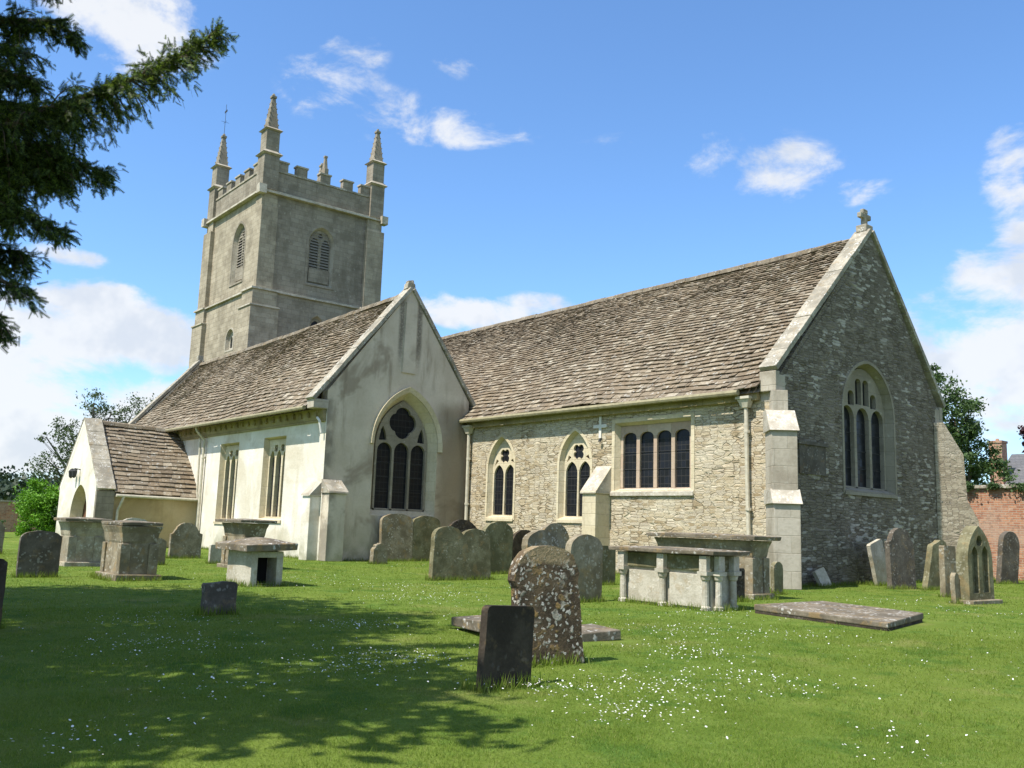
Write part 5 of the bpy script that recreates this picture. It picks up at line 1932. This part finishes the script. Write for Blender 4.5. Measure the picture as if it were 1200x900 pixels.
# ------------------------------------------------------------------ grass and daisies
def in_view_wedge(n, r0, r1, rng, extra=R(6)):
    az = rng.uniform(yaw - R(30) - extra, yaw + R(30) + extra, n)
    r = np.sqrt(rng.uniform(r0 * r0, r1 * r1, n))
    return np.sin(az) * r, np.cos(az) * r


# footprints where no grass grows
FOOT = [(-47, -13.2, 19.85, 29), (-46, -26.2, 14.1, 20.5), (-42.1, -36.6, 10.2, 14.3), (-11.8, -9.6, 12.5, 13.3), (-13.6, -11.0, 15.5, 16.2), (-9.2, -6.5, 12.6, 14.9), (-17.7, -16.5, 7.4, 8.2),
        (-20.0, -18.7, 5.7, 6.6), (-24.4, -23.4, 6.0, 6.9), (-23.1, -21.7, 9.6, 10.3), (-9.3, -7.4, 6.9, 8.3)]


def clear(x, y):
    ok = np.ones(len(x), bool)
    for a0, a1, b0, b1 in FOOT:
        ok &= ~((x > a0) & (x < a1) & (y > b0) & (y < b1))
    return ok


rng = np.random.default_rng(9)
VV = []
for (r0, r1, n, hh, ww) in ((3.2, 7.5, 170000, .034, .0040), (7.5, 14, 160000, .038, .0065), (14, 34, 150000, .045, .013)):
    x, y = in_view_wedge(n, r0, r1, rng)
    k = clear(x, y)
    x, y = x[k], y[k]
    n = len(x)
    z = lawn_z(x, y)
    tuft = .75 + .5 * np.sin(x * 3.1 + np.sin(y * 2.3) * 2) * np.sin(y * 2.7 + np.cos(x * 1.9) * 2) * .5
    h = hh * (rng.uniform(.4, 1.1, n) + (rng.uniform(size=n) < .04) * rng.uniform(.3, 1.2, n)) * tuft
    a = rng.uniform(0, 2 * np.pi, n)
    dx_, dy_ = np.cos(a) * ww * .5, np.sin(a) * ww * .5
    lx, ly = rng.normal(size=n) * hh * .45, rng.normal(size=n) * hh * .45
    base = np.stack([x, y, z - .004], 1)
    VV.append(np.stack([base + np.stack([dx_, dy_, 0 * x], 1), base - np.stack([dx_, dy_, 0 * x], 1), base + np.stack([lx, ly, h], 1)], 1).reshape(-1, 3))
VV = np.concatenate(VV)
gr = big_mesh('grass', VV, np.arange(len(VV)).reshape(-1, 3), 3, 'blade')
tag(gr, 'short mown grass of the churchyard lawn', 'grass', kind='stuff')
# longer tufts left by the mower at the foot of walls and stones
rng = np.random.default_rng(19)
tx, ty = [], []
for o in list(COL.objects):
    if o.name.startswith('headstone') and o.type == 'MESH':
        c = o.location
        wy = max(v.co.y for v in o.data.vertices) - min(v.co.y for v in o.data.vertices)
        k = int(260 * wy)
        tx.append(c.x + .07 + np.abs(rng.normal(size=k)) * .05)
        ty.append(c.y + rng.uniform(-.55, .55, k) * wy)
        tx.append(c.x + rng.uniform(-.12, .12, 60))
        ty.append(c.y - wy * .52 - np.abs(rng.normal(size=60)) * .03)
for (x0, x1, y0, y1) in ((-26.3, -13.5, 19.72, 19.9), (-45, -26.4, 13.98, 14.17), (-26.28, -26.1, 14.9, 19.8), (-13.24, -13.05, 20.5, 28.6), (-36.68, -36.5, 10.9, 14.1), (-30, 10, 32.8, 33.0), (-13.6, -11.0, 15.35, 15.5), (-10.95, -10.8, 15.5, 16.2),
                         (-11.8, -9.7, 12.35, 12.5), (-9.65, -9.5, 12.5, 13.3), (-17.7, -16.4, 7.35, 7.48), (-16.48, -16.35, 7.4, 8.2), (-20.0, -18.7, 5.55, 5.7), (-18.63, -18.5, 5.7, 6.6)):
    k = int(180 * max(x1 - x0, y1 - y0))
    tx.append(rng.uniform(x0, x1, k))
    ty.append(rng.uniform(y0, y1, k))
tx, ty = np.concatenate(tx), np.concatenate(ty)
n = len(tx)
h = rng.uniform(.05, .16, n)
a = rng.uniform(0, 2 * np.pi, n)
base = np.stack([tx, ty, lawn_z(tx, ty) - .005], 1)
dv = np.stack([np.cos(a) * .006, np.sin(a) * .006, 0 * a], 1)
VT = np.stack([base + dv, base - dv, base + np.stack([rng.normal(size=n) * .035, rng.normal(size=n) * .035, h], 1)], 1).reshape(-1, 3)
tf = big_mesh('grass', VT, np.arange(len(VT)).reshape(-1, 3), 3, 'blade')
tag(tf, 'longer grass left uncut along wall feet and gravestones', 'grass', kind='stuff')

# daisies in drifts
DR = []
rng = np.random.default_rng(31)


def gnd(px, py):
    d = F * 1066.0 + R2 * (px - 600.0) - U2 * (py - 450.0)
    t = -1.3 / d.z
    return d.x * t, d.y * t


DRIFTS = [(-9.95, 5.95, .55, 90), (-7.45, 4.75, .62, 190), (-7.0, 4.3, .5, 70), (-9.3, 3.35, .75, 130), (-11.3, 4.0, .8, 70), (-5.6, 1.6, .5, 50), (-4.5, 4.95, .55, 130), (-5.1, 5.9, .6, 150), (-4.9, 6.9, .7, 110),
          (-6.3, 7.9, .7, 120), (-7.8, 9.3, .8, 90), (-6.9, 10.2, .8, 90), (-9.5, 8.2, .9, 60), (-12.6, 8.6, .9, 80), (-15.2, 10.3, 1.2, 80), (-13.5, 9.6, .9, 70), (-9.1, 11.6, .8, 70), (-9.6, 17.8, 1.0, 60), (-7.0, 17.0, 1.2, 60), (-4.9, 13.2, .9, 35),
          (-3.6, 12.4, .9, 40), (-3.1, 6.0, .35, 18), (-2.85, 5.4, .3, 16), (-5.5, 5.15, .35, 60), (-5.9, 4.9, .3, 40), (-6.6, 3.0, .8, 45), (-18, 9.5, 1.4, 60), (-9, 5, 3.5, 120), (-6, 9, 4, 150), (-15, 9, 6, 150), (-4, 9, 3.5, 60), (-22, 12, 4, 60), (-7.2, 6.3, .5, 40)]
pts = []
for cx, cy, s, k in DRIFTS:
    k = int(k * 1.5)
    pts.append(np.stack([cx + rng.normal(size=k) * s * .55, cy + rng.normal(size=k) * s * .55], 1))
pts = np.concatenate(pts)
pts = pts[clear(pts[:, 0], pts[:, 1])]
n = len(pts)
zc = lawn_z(pts[:, 0], pts[:, 1]) + rng.uniform(.038, .062, n)
ctr = np.stack([pts[:, 0], pts[:, 1], zc], 1)
K = 9
ang = np.linspace(0, 2 * np.pi, K, endpoint=False)
rad = rng.uniform(.0048, .0092, n)
tl = rng.normal(size=(n, 2)) * .30
Vd, Fd, Md = [], [], []
rim = np.stack([ctr[:, None, 0] + rad[:, None] * np.cos(ang) * np.where(np.arange(K) % 2, .82, 1.0), ctr[:, None, 1] + rad[:, None] * np.sin(ang) * np.where(np.arange(K) % 2, .82, 1.0),
                ctr[:, None, 2] + rad[:, None] * (tl[:, :1] * np.cos(ang) + tl[:, 1:] * np.sin(ang)) + .002], 2)
eye_r = np.stack([ctr[:, None, 0] + .0034 * np.cos(ang[::3]), ctr[:, None, 1] + .0034 * np.sin(ang[::3]), np.repeat(ctr[:, None, 2] + .0035, 3, 1)], 2)
tri = []
mats_ = []
Vd = np.concatenate([ctr, rim.reshape(-1, 3), eye_r.reshape(-1, 3)])
for k in range(K):
    i = np.arange(n)
    tri.append(np.stack([i, n + i * K + k, n + i * K + (k + 1) % K], 1))
    mats_.append(np.zeros(n))
i = np.arange(n)
tri.append(np.stack([n + n * K + i * 3, n + n * K + i * 3 + 1, n + n * K + i * 3 + 2], 1))
mats_.append(np.ones(n))
da = big_mesh('daisies', Vd, np.concatenate(tri), 3, ['petal', 'daisy_eye'], mi=np.concatenate(mats_))
tag(da, 'white daisies scattered in drifts across the lawn', 'daisies', kind='stuff')
